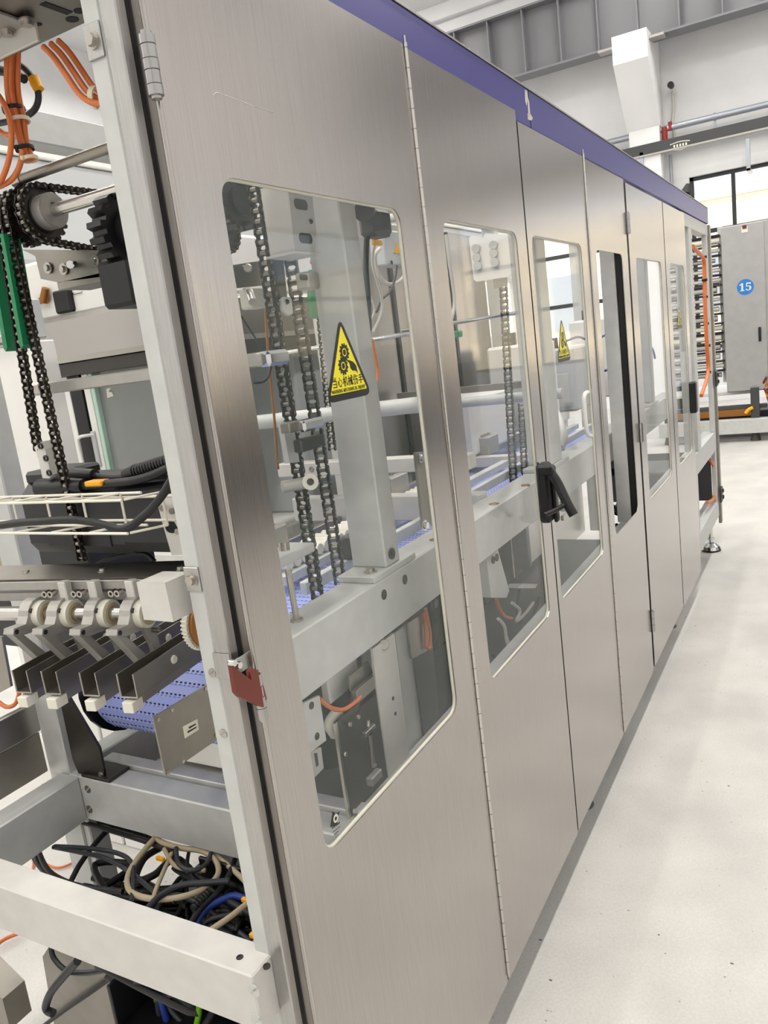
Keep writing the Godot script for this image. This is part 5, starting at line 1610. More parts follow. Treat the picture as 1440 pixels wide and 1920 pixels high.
	for k in 26:
		st = sb()
		cyl(st, Vector3(0.74 + k * 0.034, 1.118, -0.56), Vector3(0.74 + k * 0.034, 1.118, -0.48), 0.0145, -1.0, 14)
		put("track_roller", st, "white_plastic", o)
	for q in [[-0.36, "frame_metal", "near"], [-0.66, "plate_steel", "far"]]:
		o = thing("belt_rail", Vector3(2.0, 1.09, q[0]), "long " + ("pale" if q[2] == "near" else "dull") + " guide rail above the belt on the " + ("door" if q[2] == "near" else "rear") + " side", "rail")
		st = sb()
		box(st, Vector3(0.62, 1.085, q[0] - 0.01), Vector3(3.35, 1.115, q[0] + 0.01), 0.002)
		put("rail_body", st, q[1], o)
	o = thing("gear_motor", Vector3(0.875, 1.093, -0.4), "dark gear motor with a round cover above the belt behind the post", "motor")
	st = sb()
	box(st, Vector3(0.879, 1.103, -0.42), Vector3(0.966, 1.15, -0.42) + Vector3(0.06, 0, 0.05), 0.006)
	put("motor_body", st, "tray_grey", o)
	st = sb()
	cyl(st, Vector3(0.836, 1.13, -0.37), Vector3(0.805, 1.139, -0.35), 0.03, 0.026, 20)
	put("round_cover", st, "dark_steel", o)
	st = sb()
	box(st, Vector3(0.93, 1.167, -0.42), Vector3(0.973, 1.217, -0.42) + Vector3(0, 0, 0.03), 0.003)
	put("upright_box", st, "black_plastic", o)
	o = thing("hex_post", Vector3(0.371, 1.266, -0.2), "steel hexagon standoff on a grey plate at the window edge", "post")
	st = sb()
	cyl(st, Vector3(0.37, 1.264, -0.2), Vector3(0.371, 1.28, -0.2), 0.011, -1.0, 6)
	put("standoff", st, "bolt_steel", o)
	st = sb()
	box(st, Vector3(0.35, 1.235, -0.2), Vector3(0.405, 1.253, -0.2) + Vector3(0.06, 0, -0.06), 0.002)
	put("plate_body", st, "frame_metal", o)
	for q in [[0.75, "grey valve block with steel bolts over the belt behind the chains"], [1.45, "second grey valve block over the belt behind the post"], [2.3, "grey valve block over the belt in the second window"], [2.9, "grey valve block over the belt in the third window"]]:
		o = thing("valve_block", Vector3(q[0], 1.12, -0.6), q[1], "block")
		st = sb()
		box(st, Vector3(q[0], 1.115, -0.64), Vector3(q[0] + 0.12, 1.19, -0.57), 0.004)
		put("block_body", st, "cast_alu", o)
		for k in 3:
			st = sb()
			hexbolt(st, Vector3(q[0] + 0.025 + k * 0.035, 1.19, -0.605), Vector3.UP, 0.009)
			put("bolt", st, "bolt_steel", o)
	lower_bay()
	second_window()
	far_windows()

func lower_bay() -> void:   # below the inner side beam, seen through the first window
	var o := thing("leg_plate", Vector3(0.519, 0.742, -0.11), "pale upright sheet with two black holes under the inner side beam", "plate")
	var st := sb()
	prism(st, xy_poly([Vector3(0.481, 1.033, -0.11), Vector3(0.57, 1.031, -0.11), Vector3(0.566, 0.735, -0.11), Vector3(0.475, 0.745, -0.11), Vector3(0.475, 0.955, -0.11)]), Vector3(0, 0, -0.116), Vector3.RIGHT, Vector3.UP, 0.006)
	put("plate_body", st, "white_paint_frame", o)
	for p in [Vector3(0.531, 0.904, -0.11), Vector3(0.532, 0.87, -0.11)]:
		st = sb()
		cyl(st, p, p + Vector3(0, 0, 0.0008), 0.0042, -1.0, 12)
		put("hole", st, "seal_black", o)
	st = sb()
	cyl(st, Vector3(0.524, 1.024, -0.11), Vector3(0.518, 1.027, -0.106), 0.0115, 0.010, 18)
	put("cap", st, "cast_alu", o)
	o = thing("side_web", Vector3(0.62, 0.76, -0.2), "grey bent web beside the pale upright sheet", "plate")
	st = sb()
	prism(st, xy_poly([Vector3(0.601, 1.018, -0.125), Vector3(0.666, 1.018, -0.125), Vector3(0.658, 0.719, -0.125), Vector3(0.592, 0.721, -0.125)]), Vector3(0, 0, -0.13), Vector3.RIGHT, Vector3.UP, 0.004)
	put("web_body", st, "frame_metal", o)
	o = thing("control_housing", Vector3(0.68, 0.76, -0.14), "dark cover with a grey top panel near the corner of the first window", "cover")
	st = sb()
	prism(st, xy_poly([Vector3(0.657, 0.956, -0.12), Vector3(0.751, 0.943, -0.12), Vector3(0.739, 0.757, -0.12), Vector3(0.659, 0.752, -0.12)]), Vector3(0, 0, -0.15), Vector3.RIGHT, Vector3.UP, 0.03)
	put("cover_body", st, "tray_grey", o)
	st = sb()
	prism(st, xy_poly([Vector3(0.641, 1.026, -0.115), Vector3(0.725, 1.019, -0.115), Vector3(0.737, 0.93, -0.115), Vector3(0.639, 0.944, -0.115)]), Vector3(0, 0, -0.119), Vector3.RIGHT, Vector3.UP, 0.004)
	put("top_panel", st, "plate_steel", o)
	cable("orange_cable", "orange_cable", [Vector3(0.712, 1.034, -0.108), Vector3(0.719, 1.001, -0.108), Vector3(0.722, 0.968, -0.108), Vector3(0.712, 0.942, -0.108), Vector3(0.698, 0.95, -0.108), Vector3(0.705, 0.987, -0.108), Vector3(0.704, 1.025, -0.108)], 0.0035, "orange cable loop hanging in front of the grey top panel")
	o = thing("holed_plate", Vector3(0.249, 0.934, -0.11), "grey hanging plate with two round holes under the inner side beam", "plate")
	st = sb()
	prism(st, xy_poly([Vector3(0.236, 1.033, -0.11), Vector3(0.288, 1.024, -0.11), Vector3(0.288, 0.938, -0.11), Vector3(0.232, 0.942, -0.11)]), Vector3(0, 0, -0.115), Vector3.RIGHT, Vector3.UP, 0.005)
	put("plate_body", st, "frame_metal", o)
	for p in [Vector3(0.261, 1.018, -0.11), Vector3(0.263, 0.959, -0.11)]:
		st = sb()
		cyl(st, p, p + Vector3(0, 0, 0.001), 0.0068, -1.0, 14, 0.0055)
		cyl(st, p, p + Vector3(0, 0, 0.0006), 0.0056, -1.0, 14)
		put("hole", st, "dark_steel", o)
	o = thing("slotted_lug", Vector3(0.268, 0.876, -0.13), "small pale lug with a long slot below the holed plate", "plate")
	st = sb()
	prism(st, xy_poly([Vector3(0.254, 0.927, -0.13), Vector3(0.296, 0.917, -0.13), Vector3(0.294, 0.877, -0.13), Vector3(0.26, 0.875, -0.13), Vector3(0.25, 0.886, -0.13)]), Vector3(0, 0, -0.134), Vector3.RIGHT, Vector3.UP, 0.004)
	put("lug_body", st, "white_paint_frame", o)
	st = sb()
	prism(st, xy_poly([Vector3(0.273, 0.918, -0.13), Vector3(0.281, 0.914, -0.13), Vector3(0.28, 0.891, -0.13), Vector3(0.273, 0.891, -0.13)]), Vector3(0, 0, -0.1302), Vector3.RIGHT, Vector3.UP, 0.001)
	put("slot", st, "tray_grey", o)
	o = thing("valve_cabinet", Vector3(0.419, 0.937, -0.16), "white valve box with a steel angle bracket above the dark plate", "box")
	st = sb()
	box(st, Vector3(0.386, 0.953, -0.16), Vector3(0.476, 1.01, -0.16) + Vector3(0.02, 0, -0.03), 0.003)
	put("box_body", st, "white_paint", o)
	st = sb()
	box(st, Vector3(0.408, 0.977, -0.125), Vector3(0.505, 0.96, -0.125) + Vector3(0.0, -0.02, 0.012), 0.001)
	prism(st, xy_poly([Vector3(0.414, 1.003, -0.128), Vector3(0.485, 1.003, -0.128), Vector3(0.507, 0.952, -0.128), Vector3(0.412, 0.973, -0.128)]), Vector3(0, 0, -0.131), Vector3.RIGHT, Vector3.UP, 0.003)
	put("angle_bracket", st, "plate_steel", o)
	cable("orange_cable", "orange_cable", [Vector3(0.295, 1.014, -0.115), Vector3(0.311, 0.994, -0.115), Vector3(0.337, 0.973, -0.115), Vector3(0.364, 0.961, -0.115), Vector3(0.398, 0.957, -0.115), Vector3(0.422, 0.959, -0.115)], 0.0042, "orange cable bowing under the white valve box")
	o = thing("dark_plate", Vector3(0.393, 0.756, -0.112), "dark polished steel plate with a vertical rod near the foot of the first window", "plate")
	st = sb()
	prism(st, xy_poly([Vector3(0.327, 0.951, -0.112), Vector3(0.48, 0.952, -0.112), Vector3(0.479, 0.743, -0.112), Vector3(0.326, 0.755, -0.112)]), Vector3(0, 0, -0.118), Vector3.RIGHT, Vector3.UP, 0.005)
	put("plate_body", st, "dark_steel", o)
	st = sb()
	prism(st, xy_poly([Vector3(0.325, 0.951, -0.112), Vector3(0.331, 0.952, -0.112), Vector3(0.33, 0.754, -0.112), Vector3(0.324, 0.755, -0.112)]), Vector3(0, 0, -0.118), Vector3.RIGHT, Vector3.UP, 0.006)
	put("cut_edge", st, "bolt_steel", o)
	st = sb()
	cyl(st, Vector3(0.412, 0.886, -0.1), Vector3(0.41, 0.821, -0.1), 0.0042, -1.0, 12)
	cyl(st, Vector3(0.411, 0.827, -0.1), Vector3(0.41, 0.82, -0.1), 0.0062, -1.0, 12)
	put("rod", st, "bolt_steel", o)
	st = sb()
	box(st, Vector3(0.387, 0.79, -0.107), Vector3(0.427, 0.808, -0.107) + Vector3(0, 0, 0.015), 0.002)
	put("rod_block", st, "cast_alu", o)
	st = sb()
	box(st, Vector3(0.395, 0.898, -0.107), Vector3(0.434, 0.889, -0.107) + Vector3(0, 0, 0.01), 0.001)
	cyl(st, Vector3(0.411, 0.904, -0.1), Vector3(0.414, 0.915, -0.1), 0.0038, -1.0, 10)
	put("rod_clip", st, "bolt_steel", o)
	for p in [Vector3(0.362, 0.932, -0.107), Vector3(0.392, 0.932, -0.107), Vector3(0.335, 0.886, -0.107), Vector3(0.335, 0.769, -0.107)]:
		st = sb()
		cyl(st, p, p + Vector3(0, 0, 0.003), 0.0048, 0.004, 12)
		put("bolt", st, "bolt_steel", o)
	st = sb()
	tube(st, [Vector3(0.377, 0.945, -0.14), Vector3(0.353, 0.941, -0.14), Vector3(0.347, 0.931, -0.14), Vector3(0.357, 0.911, -0.14)], 0.012, 10, 4)
	tag(put("cream_elbow", st, "white_plastic"), "cream plastic elbow behind the edge of the dark plate", "elbow")

func second_window() -> void:
	var o := thing("operator_panel", Vector3(1.9, 1.781, -0.338), "pale plate with six grey round knockouts in the second window", "panel")
	var st := sb()
	prism(st, px_poly([Vector3(1.9, 1.935, -0.402), Vector3(1.9, 1.94, -0.391), Vector3(1.9, 1.926, -0.352), Vector3(1.9, 1.939, -0.341), Vector3(1.9, 1.914, -0.236), Vector3(1.9, 1.807, -0.255), Vector3(1.9, 1.785, -0.268), Vector3(1.9, 1.787, -0.391), Vector3(1.9, 1.796, -0.4)]), Vector3(1.9, 0, 0), Vector3(0, 0, 1), Vector3(0, 1, 0), -0.01)
	put("panel_body", st, "white_paint", o)
	for p in [Vector3(1.9, 1.895, -0.377), Vector3(1.9, 1.865, -0.378), Vector3(1.9, 1.837, -0.377), Vector3(1.9, 1.895, -0.314), Vector3(1.9, 1.869, -0.315), Vector3(1.9, 1.839, -0.314)]:
		st = sb()
		cyl(st, p, p - Vector3(0.0115, 0, 0), 0.0145, -1.0, 18)
		put("knockout", st, "grey_paint", o)
	o = thing("panel_bracket", Vector3(1.9, 1.755, -0.321), "small grey square bracket under the knockout plate", "bracket")
	st = sb()
	prism(st, px_poly([Vector3(1.91, 1.793, -0.333), Vector3(1.91, 1.793, -0.286), Vector3(1.91, 1.757, -0.286), Vector3(1.91, 1.755, -0.333)]), Vector3(1.91, 0, 0), Vector3(0, 0, 1), Vector3(0, 1, 0), -0.008)
	put("bracket_body", st, "plate_steel", o)
	chain("pale lit roller chain hanging in the second window", "", [Vector3(2.001, 1.794, -0.33), Vector3(1.912, 1.046, -0.33)], 0.021, Vector3(0, 0, 1))
	chain("roller chain half hidden at the edge of the second window", "", [Vector3(2.073, 1.333, -0.33), Vector3(2.033, 1.057, -0.33)], 0.019, Vector3(0, 0, 1))
	st = sb()
	box(st, Vector3(1.677, 1.607, -0.4), Vector3(1.713, 1.629, -0.4) + Vector3(0, 0, 0.02), 0.004)
	tag(put("green_clip", st, "green_plastic"), "small dark green knob below the cross rod in the second window", "knob")
	cable("white_cable", "white_cable", [Vector3(1.751, 1.94, -0.42), Vector3(1.754, 1.855, -0.42), Vector3(1.765, 1.77, -0.42), Vector3(1.76, 1.718, -0.42), Vector3(1.725, 1.67, -0.42)], 0.006, "white cable hanging at the hinge side of the second window")
	o = thing("leg_column", Vector3(1.14, 0.76, -0.13), "pale box column below the inner side beam in the second window", "column")
	st = sb()
	prism(st, xy_poly([Vector3(1.094, 1.045, -0.115), Vector3(1.176, 1.043, -0.115), Vector3(1.232, 0.899, -0.115), Vector3(1.207, 0.887, -0.115), Vector3(1.1, 0.924, -0.115)]), Vector3(0, 0, -0.16), Vector3.RIGHT, Vector3.UP, 0.045)
	put("column_body", st, "frame_metal", o)
	for q in [["orange_cable", "orange_cable", [Vector3(1.238, 0.871, -0.16), Vector3(1.254, 0.838, -0.16), Vector3(1.288, 0.801, -0.16), Vector3(1.344, 0.772, -0.16)], "orange cable under the pale box column"], ["white_cable", "white_cable", [Vector3(1.191, 0.83, -0.14), Vector3(1.231, 0.791, -0.14), Vector3(1.237, 0.748, -0.14), Vector3(1.257, 0.708, -0.14), Vector3(1.239, 0.756, -0.14)], "white cable hanging deep in the second window"], ["white_cable", "white_cable", [Vector3(1.406, 0.799, -0.18), Vector3(1.466, 0.752, -0.18), Vector3(1.426, 0.732, -0.18), Vector3(1.51, 0.727, -0.18), Vector3(1.592, 0.734, -0.18)], "white cable coil behind the second window's lower corner"], ["black_cable", "black_rubber", [Vector3(1.536, 0.798, -0.2), Vector3(1.497, 0.749, -0.2), Vector3(1.528, 0.674, -0.2), Vector3(1.637, 0.68, -0.2), Vector3(1.703, 0.713, -0.2)], "black cable deep behind the second window's lower corner"], ["grey_cable", "grey_cable", [Vector3(1.223, 0.702, -0.18), Vector3(1.255, 0.663, -0.18), Vector3(1.318, 0.645, -0.18), Vector3(1.416, 0.657, -0.18), Vector3(1.497, 0.678, -0.18)], "grey cable at the lowest corner of the second window"]]:
		cable(q[0], q[1], q[2], 0.005, q[3])
	o = thing("slide_plate", Vector3(1.3, 0.86, -0.2), "tilted white slide plate low in the second window", "plate")
	st = sb()
	prism(st, xy_poly([Vector3(1.411, 0.845, -0.15), Vector3(1.455, 0.844, -0.15), Vector3(1.595, 0.798, -0.15), Vector3(1.571, 0.792, -0.15)]), Vector3(0, 0, -0.2), Vector3.RIGHT, Vector3.UP, 0.04)
	put("plate_body", st, "white_paint_frame", o)

func far_windows() -> void:
	# the jamb with its black gasket in the unglazed panel
	var o := thing("inner_jamb", Vector3(2.40, 0.84, -0.05), "pale steel jamb with a black rubber strip in the panel opening without glass", "jamb")
	var st := sb()
	box(st, Vector3(2.393, 0.8, -0.085), Vector3(2.41, 1.9, -0.03), 0.002)
	put("jamb_body", st, "frame_metal", o)
	st = sb()
	box(st, Vector3(2.392, 0.8, -0.029), Vector3(2.412, 1.9, -0.004), 0.002)
	put("rubber_strip", st, "seal_black", o)
	for q in [[[Vector3(3.418, 0.815, -0.35), Vector3(3.552, 0.768, -0.35), Vector3(3.605, 0.688, -0.35), Vector3(3.584, 0.617, -0.35), Vector3(3.472, 0.583, -0.35)], 0.022, "black_rubber", "thick black hose coil low in the opening without glass"], [[Vector3(3.209, 0.675, -0.3), Vector3(3.312, 0.622, -0.3), Vector3(3.438, 0.538, -0.3), Vector3(3.353, 0.51, -0.3), Vector3(3.248, 0.567, -0.3)], 0.012, "grey_cable", "grey cable coil lowest in the opening without glass"], [[Vector3(3.728, 1.488, -0.4), Vector3(3.863, 1.436, -0.4), Vector3(3.945, 1.355, -0.4), Vector3(3.833, 1.333, -0.4)], 0.008, "black_rubber", "black cable loop high in the opening without glass"], [[Vector3(3.647, 1.334, -0.4), Vector3(3.784, 1.338, -0.4), Vector3(3.971, 1.353, -0.4)], 0.007, "blue_cable", "blue hose crossing the opening without glass"], [[Vector3(2.939, 1.529, -0.4), Vector3(3.17, 1.538, -0.4), Vector3(3.413, 1.504, -0.4), Vector3(3.702, 1.523, -0.4)], 0.006, "blue_cable", "thin blue hose in the third window"], [[Vector3(4.893, 1.414, -0.45), Vector3(5.09, 1.399, -0.45), Vector3(5.27, 1.351, -0.45), Vector3(5.331, 1.286, -0.45)], 0.008, "blue_cable", "thin blue hose bowing in the fifth window"]]:
		var st2 := sb()
		tube(st2, q[0], q[1], 8, 5)
		tag(put("hose", st2, q[2]), q[3], "hose")
	# modules on the belt deck further along
	var spots := [[2.25, -0.75, 0.5, 0.24, "white_paint", "white module cover on the deck in the third window"], [2.95, -0.7, 0.35, 0.42, "white_paint", "tall white module cover on the deck behind the opening without glass"], [3.7, -0.72, 0.5, 0.36, "grey_paint", "pale grey module cover on the deck in the fifth window"], [4.4, -0.7, 0.35, 0.5, "white_paint", "white module cover on the deck in the sixth window"]]
	for s in spots:
		o = thing("module_cover", Vector3(s[0], 1.12, s[1]), s[5], "module")
		st = sb()
		box(st, Vector3(s[0], 1.12, s[1] - 0.1), Vector3(s[0] + s[2], 1.12 + s[3], s[1] + 0.14), 0.012)
		put("cover_body", st, s[4], o)
		st = sb()
		box(st, Vector3(s[0] - 0.004, 1.15, s[1] - 0.02), Vector3(s[0], 1.12 + s[3] * 0.6, s[1] + 0.1), 0.002)
		put("cover_door", st, "frame_metal", o)
		st = sb()
		cyl(st, Vector3(s[0] + 0.08, 1.12 + s[3], s[1]), Vector3(s[0] + 0.08, 1.18 + s[3], s[1]), 0.03, -1.0, 16)
		put("air_fitting", st, "black_plastic", o)
	for s in [[2.4, -0.3, "pale swing arm over the deck in the third window"], [3.9, -0.35, "pale swing arm over the deck in the fifth window"]]:
		o = thing("swing_arm", Vector3(s[0], 1.0, s[1]), s[2], "arm")
		st = sb()
		cyl(st, Vector3(s[0], 0.85, s[1]), Vector3(s[0], 1.12, s[1]), 0.02, -1.0, 14)
		put("arm_post", st, "frame_metal", o)
		st = sb()
		tube(st, [Vector3(s[0], 1.12, s[1]), Vector3(s[0] + 0.05, 1.16, s[1]), Vector3(s[0] + 0.3, 1.22, s[1] - 0.1), Vector3(s[0] + 0.5, 1.24, s[1] - 0.2)], 0.022, 10, 4)
		put("arm_tube", st, "white_paint_frame", o)
	# drip pan and lower rear skirt close the machine below
	o = thing("drip_pan", Vector3(2.2, 0.3, -0.5), "dark steel drip pan under the deck inside the guard doors", "pan")
	st = sb()
	box(st, Vector3(0.42, 0.30, -0.83), Vector3(3.9, 0.31, -0.14), 0.002)
	box(st, Vector3(0.42, 0.31, -0.15), Vector3(3.9, 0.36, -0.14), 0.002)
	put("pan_body", st, "tray_grey", o)
	o = thing("rear_guard", Vector3(2.6, 0.1, -0.94), "brushed steel skirt panel closing the machine's rear below the deck", "panel")
	st = sb()
	box(st, Vector3(0.9, 0.1, -0.955), Vector3(4.9, 0.85, -0.935), 0.002)
	put("panel_body", st, "sheet_steel", o)
	# orange cable in the end frame
	o = cable("orange_cable", "orange_cable", [Vector3(4.294, 1.95, -0.014), Vector3(4.521, 1.923, -0.014), Vector3(4.719, 1.893, -0.014), Vector3(4.732, 1.784, -0.014), Vector3(4.702, 1.621, -0.014), Vector3(4.7, 1.391, -0.014), Vector3(4.72, 1.222, -0.014), Vector3(4.595, 1.15, -0.014), Vector3(4.359, 1.086, -0.014)], 0.012, "orange cable running down the open frame at the far machine end")
	for p in [Vector3(4.748, 1.907, -0.014), Vector3(4.726, 1.767, -0.014), Vector3(4.716, 1.664, -0.014), Vector3(4.711, 1.5, -0.014), Vector3(4.741, 1.362, -0.014), Vector3(4.711, 1.196, -0.014)]:
		tie(o, p, Vector3(0.05, -1, 0), 0.017, "seal_black", 0.015)
	o = cable("orange_cable", "orange_cable", [Vector3(4.729, 0.627, -0.03), Vector3(4.895, 0.549, -0.03), Vector3(4.98, 0.458, -0.03), Vector3(4.95, 0.371, -0.03), Vector3(4.798, 0.346, -0.03), Vector3(4.519, 0.388, -0.03)], 0.010, "orange cable loop in the lower bay of the far end frame")
	for p in [Vector3(4.957, 0.563, -0.03), Vector3(4.976, 0.448, -0.03), Vector3(4.884, 0.348, -0.03)]:
		tie(o, p, Vector3(0.05, -1, 0), 0.015, "tie_plastic", 0.012)
	o = thing("end_drive", Vector3(4.35, 0.32, -0.3), "dark drive unit in the lower bay of the far end frame", "motor")
	st = sb()
	box(st, Vector3(4.15, 0.4, -0.5), Vector3(4.6, 0.66, -0.14), 0.01)
	put("drive_body", st, "tray_grey", o)
	st = sb()
	box(st, Vector3(4.2, 0.315, -0.4), Vector3(4.7, 0.4, -0.12), 0.006)
	put("drive_base", st, "sheet_steel", o)

func build_hall_things() -> void:
	var o: Node3D
	var st: SurfaceTool
	# crane runway beam on the corbels
	var yb: float = 5.742
	o = thing("runway_beam", Vector3(13.25, yb, -2.0), "dark grey steel crane runway beam with stiffener plates high on the end wall", "beam")
	st = sb()
	box(st, Vector3(13.24, yb, -12.9), Vector3(13.26, yb + 0.95, 6.9), 0.0)
	put("web", st, "beam_grey", o)
	for y in [yb - 0.03, yb + 0.95]:
		st = sb()
		box(st, Vector3(13.08, y, -12.9), Vector3(13.42, y + 0.03, 6.9), 0.0)
		put("flange", st, "beam_grey", o)
	for k in 20:
		var z: float = -3.069 + (k - 12) * 0.6
		st = sb()
		box(st, Vector3(13.10, yb, z - 0.01), Vector3(13.24, yb + 0.95, z + 0.01), 0.0)
		put("stiffener", st, "beam_grey", o)
	for z in [-2.35, -1.6]:
		st = sb()
		box(st, Vector3(13.0, yb - 0.07, z - 0.12), Vector3(13.2, yb - 0.03, z + 0.12), 0.005)
		put("bearing_pad", st, "cast_alu", o)
	o = thing("water_pipe", Vector3(13.75, 4.5, -1.0), "grey steel pipe running along the end wall above the cable duct", "pipe")
	st = sb()
	cyl(st, Vector3(13.75, 4.5, -12.5), Vector3(13.75, 4.5, 6.9), 0.05, -1.0, 16)
	put("pipe_body", st, "pipe_grey", o)
	for z in [-2.1, -0.9, 0.4, 1.8]:
		st = sb()
		cyl(st, Vector3(13.75, 4.5, z), Vector3(13.75, 4.28, z), 0.014, -1.0, 8)
		cyl(st, Vector3(13.75, 4.5, z - 0.02), Vector3(13.75, 4.5, z + 0.02), 0.062, -1.0, 16)
		put("pipe_hanger", st, "pipe_grey", o)
	o = thing("red_valve", Vector3(13.72, 4.42, -1.656), "small red valve hanging on the grey pipe beside the column", "valve")
	var v := Vector3(13.72, 4.5, -1.656)
	st = sb()
	cyl(st, v + Vector3(0, 0.02, 0), v + Vector3(0, -0.22, 0), 0.045, -1.0, 14)
	for s in [-0.09, 0.09]: cyl(st, v + Vector3(0, 0.08, s), v + Vector3(0, -0.05, s), 0.03, -1.0, 12)
	put("valve_body", st, "red_paint", o)
	st = sb()
	cyl(st, v + Vector3(0, -0.22, 0), v + Vector3(0, -0.25, 0), 0.08, -1.0, 18)
	put("valve_flange", st, "red_paint", o)
	o = thing("cable_duct", Vector3(13.7, 4.14, -1.0), "dark grey cable duct on the end wall with a small pale emblem plate", "duct")
	st = sb()
	box(st, Vector3(13.6, 4.15, -12.5), Vector3(13.72, 4.31, 6.9), 0.004)
	put("duct_body", st, "tray_grey", o)
	st = sb()
	box(st, Vector3(13.58, 4.12, -12.5), Vector3(13.74, 4.15, 6.9), 0.004)
	put("duct_lip", st, "cast_alu", o)
	var e: Vector3 = Vector3(13.6, 4.177, -1.413)
	for q in [[0.0, 0.035, -0.15, 0.15], [0.0, -0.045, -0.12, 0.12]]:
		st = sb()
		tube(st, [e + Vector3(-0.003, q[1], q[2]), e + Vector3(-0.003, q[1] * 1.5, 0), e + Vector3(-0.003, q[1], q[3])], 0.008, 6, 4)
		put("emblem", st, "label_white", o)
	for k in 5:
		st = sb()
		box(st, e + Vector3(-0.004, -0.02, -0.1 + k * 0.045), e + Vector3(-0.001, 0.02, -0.075 + k * 0.045), 0.0)
		put("emblem_letter", st, "label_white", o)
	for q in [[Vector3(13.6, 4.083, -2.016), "steel drop bracket under the cable duct near the machine fascia"], [Vector3(13.6, 3.932, -0.432), "steel drop bracket under the cable duct above the window"]]:
		o = thing("duct_bracket", q[0], q[1], "bracket")
		st = sb()
		box(st, q[0] + Vector3(0, -0.35, -0.03), q[0] + Vector3(0.05, 0.12, 0.03), 0.003)
		box(st, Vector3(q[0].x, q[0].y - 0.35, q[0].z - 0.03), Vector3(14.0, q[0].y - 0.31, q[0].z + 0.03), 0.003)
		put("bracket_body", st, "pipe_grey", o)
	o = thing("signal_horn", Vector3(6.133, 2.458, -0.3), "small black curved horn standing on the far end of the machine top", "horn")
	st = sb()
	var hp: Vector3 = Vector3(6.138, 2.474, -0.3)
	cyl(st, Vector3(hp.x, 2.21, hp.z), hp + Vector3(0, 0.02, 0), 0.02, -1.0, 12)
	cyl(st, hp + Vector3(0, 0.0, 0), hp + Vector3(0.02, 0.07, 0.02), 0.05, 0.02, 16)
	put("horn_body", st, "black_plastic", o)
	o = thing("vertical_conduit", Vector3(13.95, 3.7, -1.62), "thin grey conduit running down the wall beside the column", "conduit")
	st = sb()
	cyl(st, Vector3(13.93, 3.72, -1.62), Vector3(13.93, 4.12, -1.62), 0.025, -1.0, 10)
	cyl(st, Vector3(13.93, 0.1, -1.62), Vector3(13.93, 3.72, -1.62), 0.025, -1.0, 10)
	put("conduit_body", st, "pipe_grey", o)
	o = thing("wall_camera", Vector3(13.9, 5.16, -1.551), "small black camera on a pale arm on the end wall", "camera")
	var c: Vector3 = Vector3(13.75, 5.123, -1.528)
	st = sb()
	cyl(st, c - Vector3(0.05, 0, 0), c + Vector3(0.06, 0, 0), 0.05, 0.045, 14)
	put("camera_body", st, "black_plastic", o)
	st = sb()
	tube(st, [c + Vector3(0.05, 0, 0), c + Vector3(0.2, -0.02, 0.0), c + Vector3(0.2, -0.1, 0.02)], 0.015, 6, 3)
	put("camera_arm", st, "white_paint", o)
	cable("wall_cable", "white_cable", [Vector3(13.97, 5.075, -1.542), Vector3(13.97, 4.93, -1.541), Vector3(13.97, 4.808, -1.539), Vector3(13.97, 4.651, -1.564), Vector3(13.97, 4.443, -1.549), Vector3(13.97, 4.279, -1.549)], 0.022, "grey cable hanging down the wall below the small camera")
	cabinet_and_line()
	neighbour()
	opposite_row()
	outside()

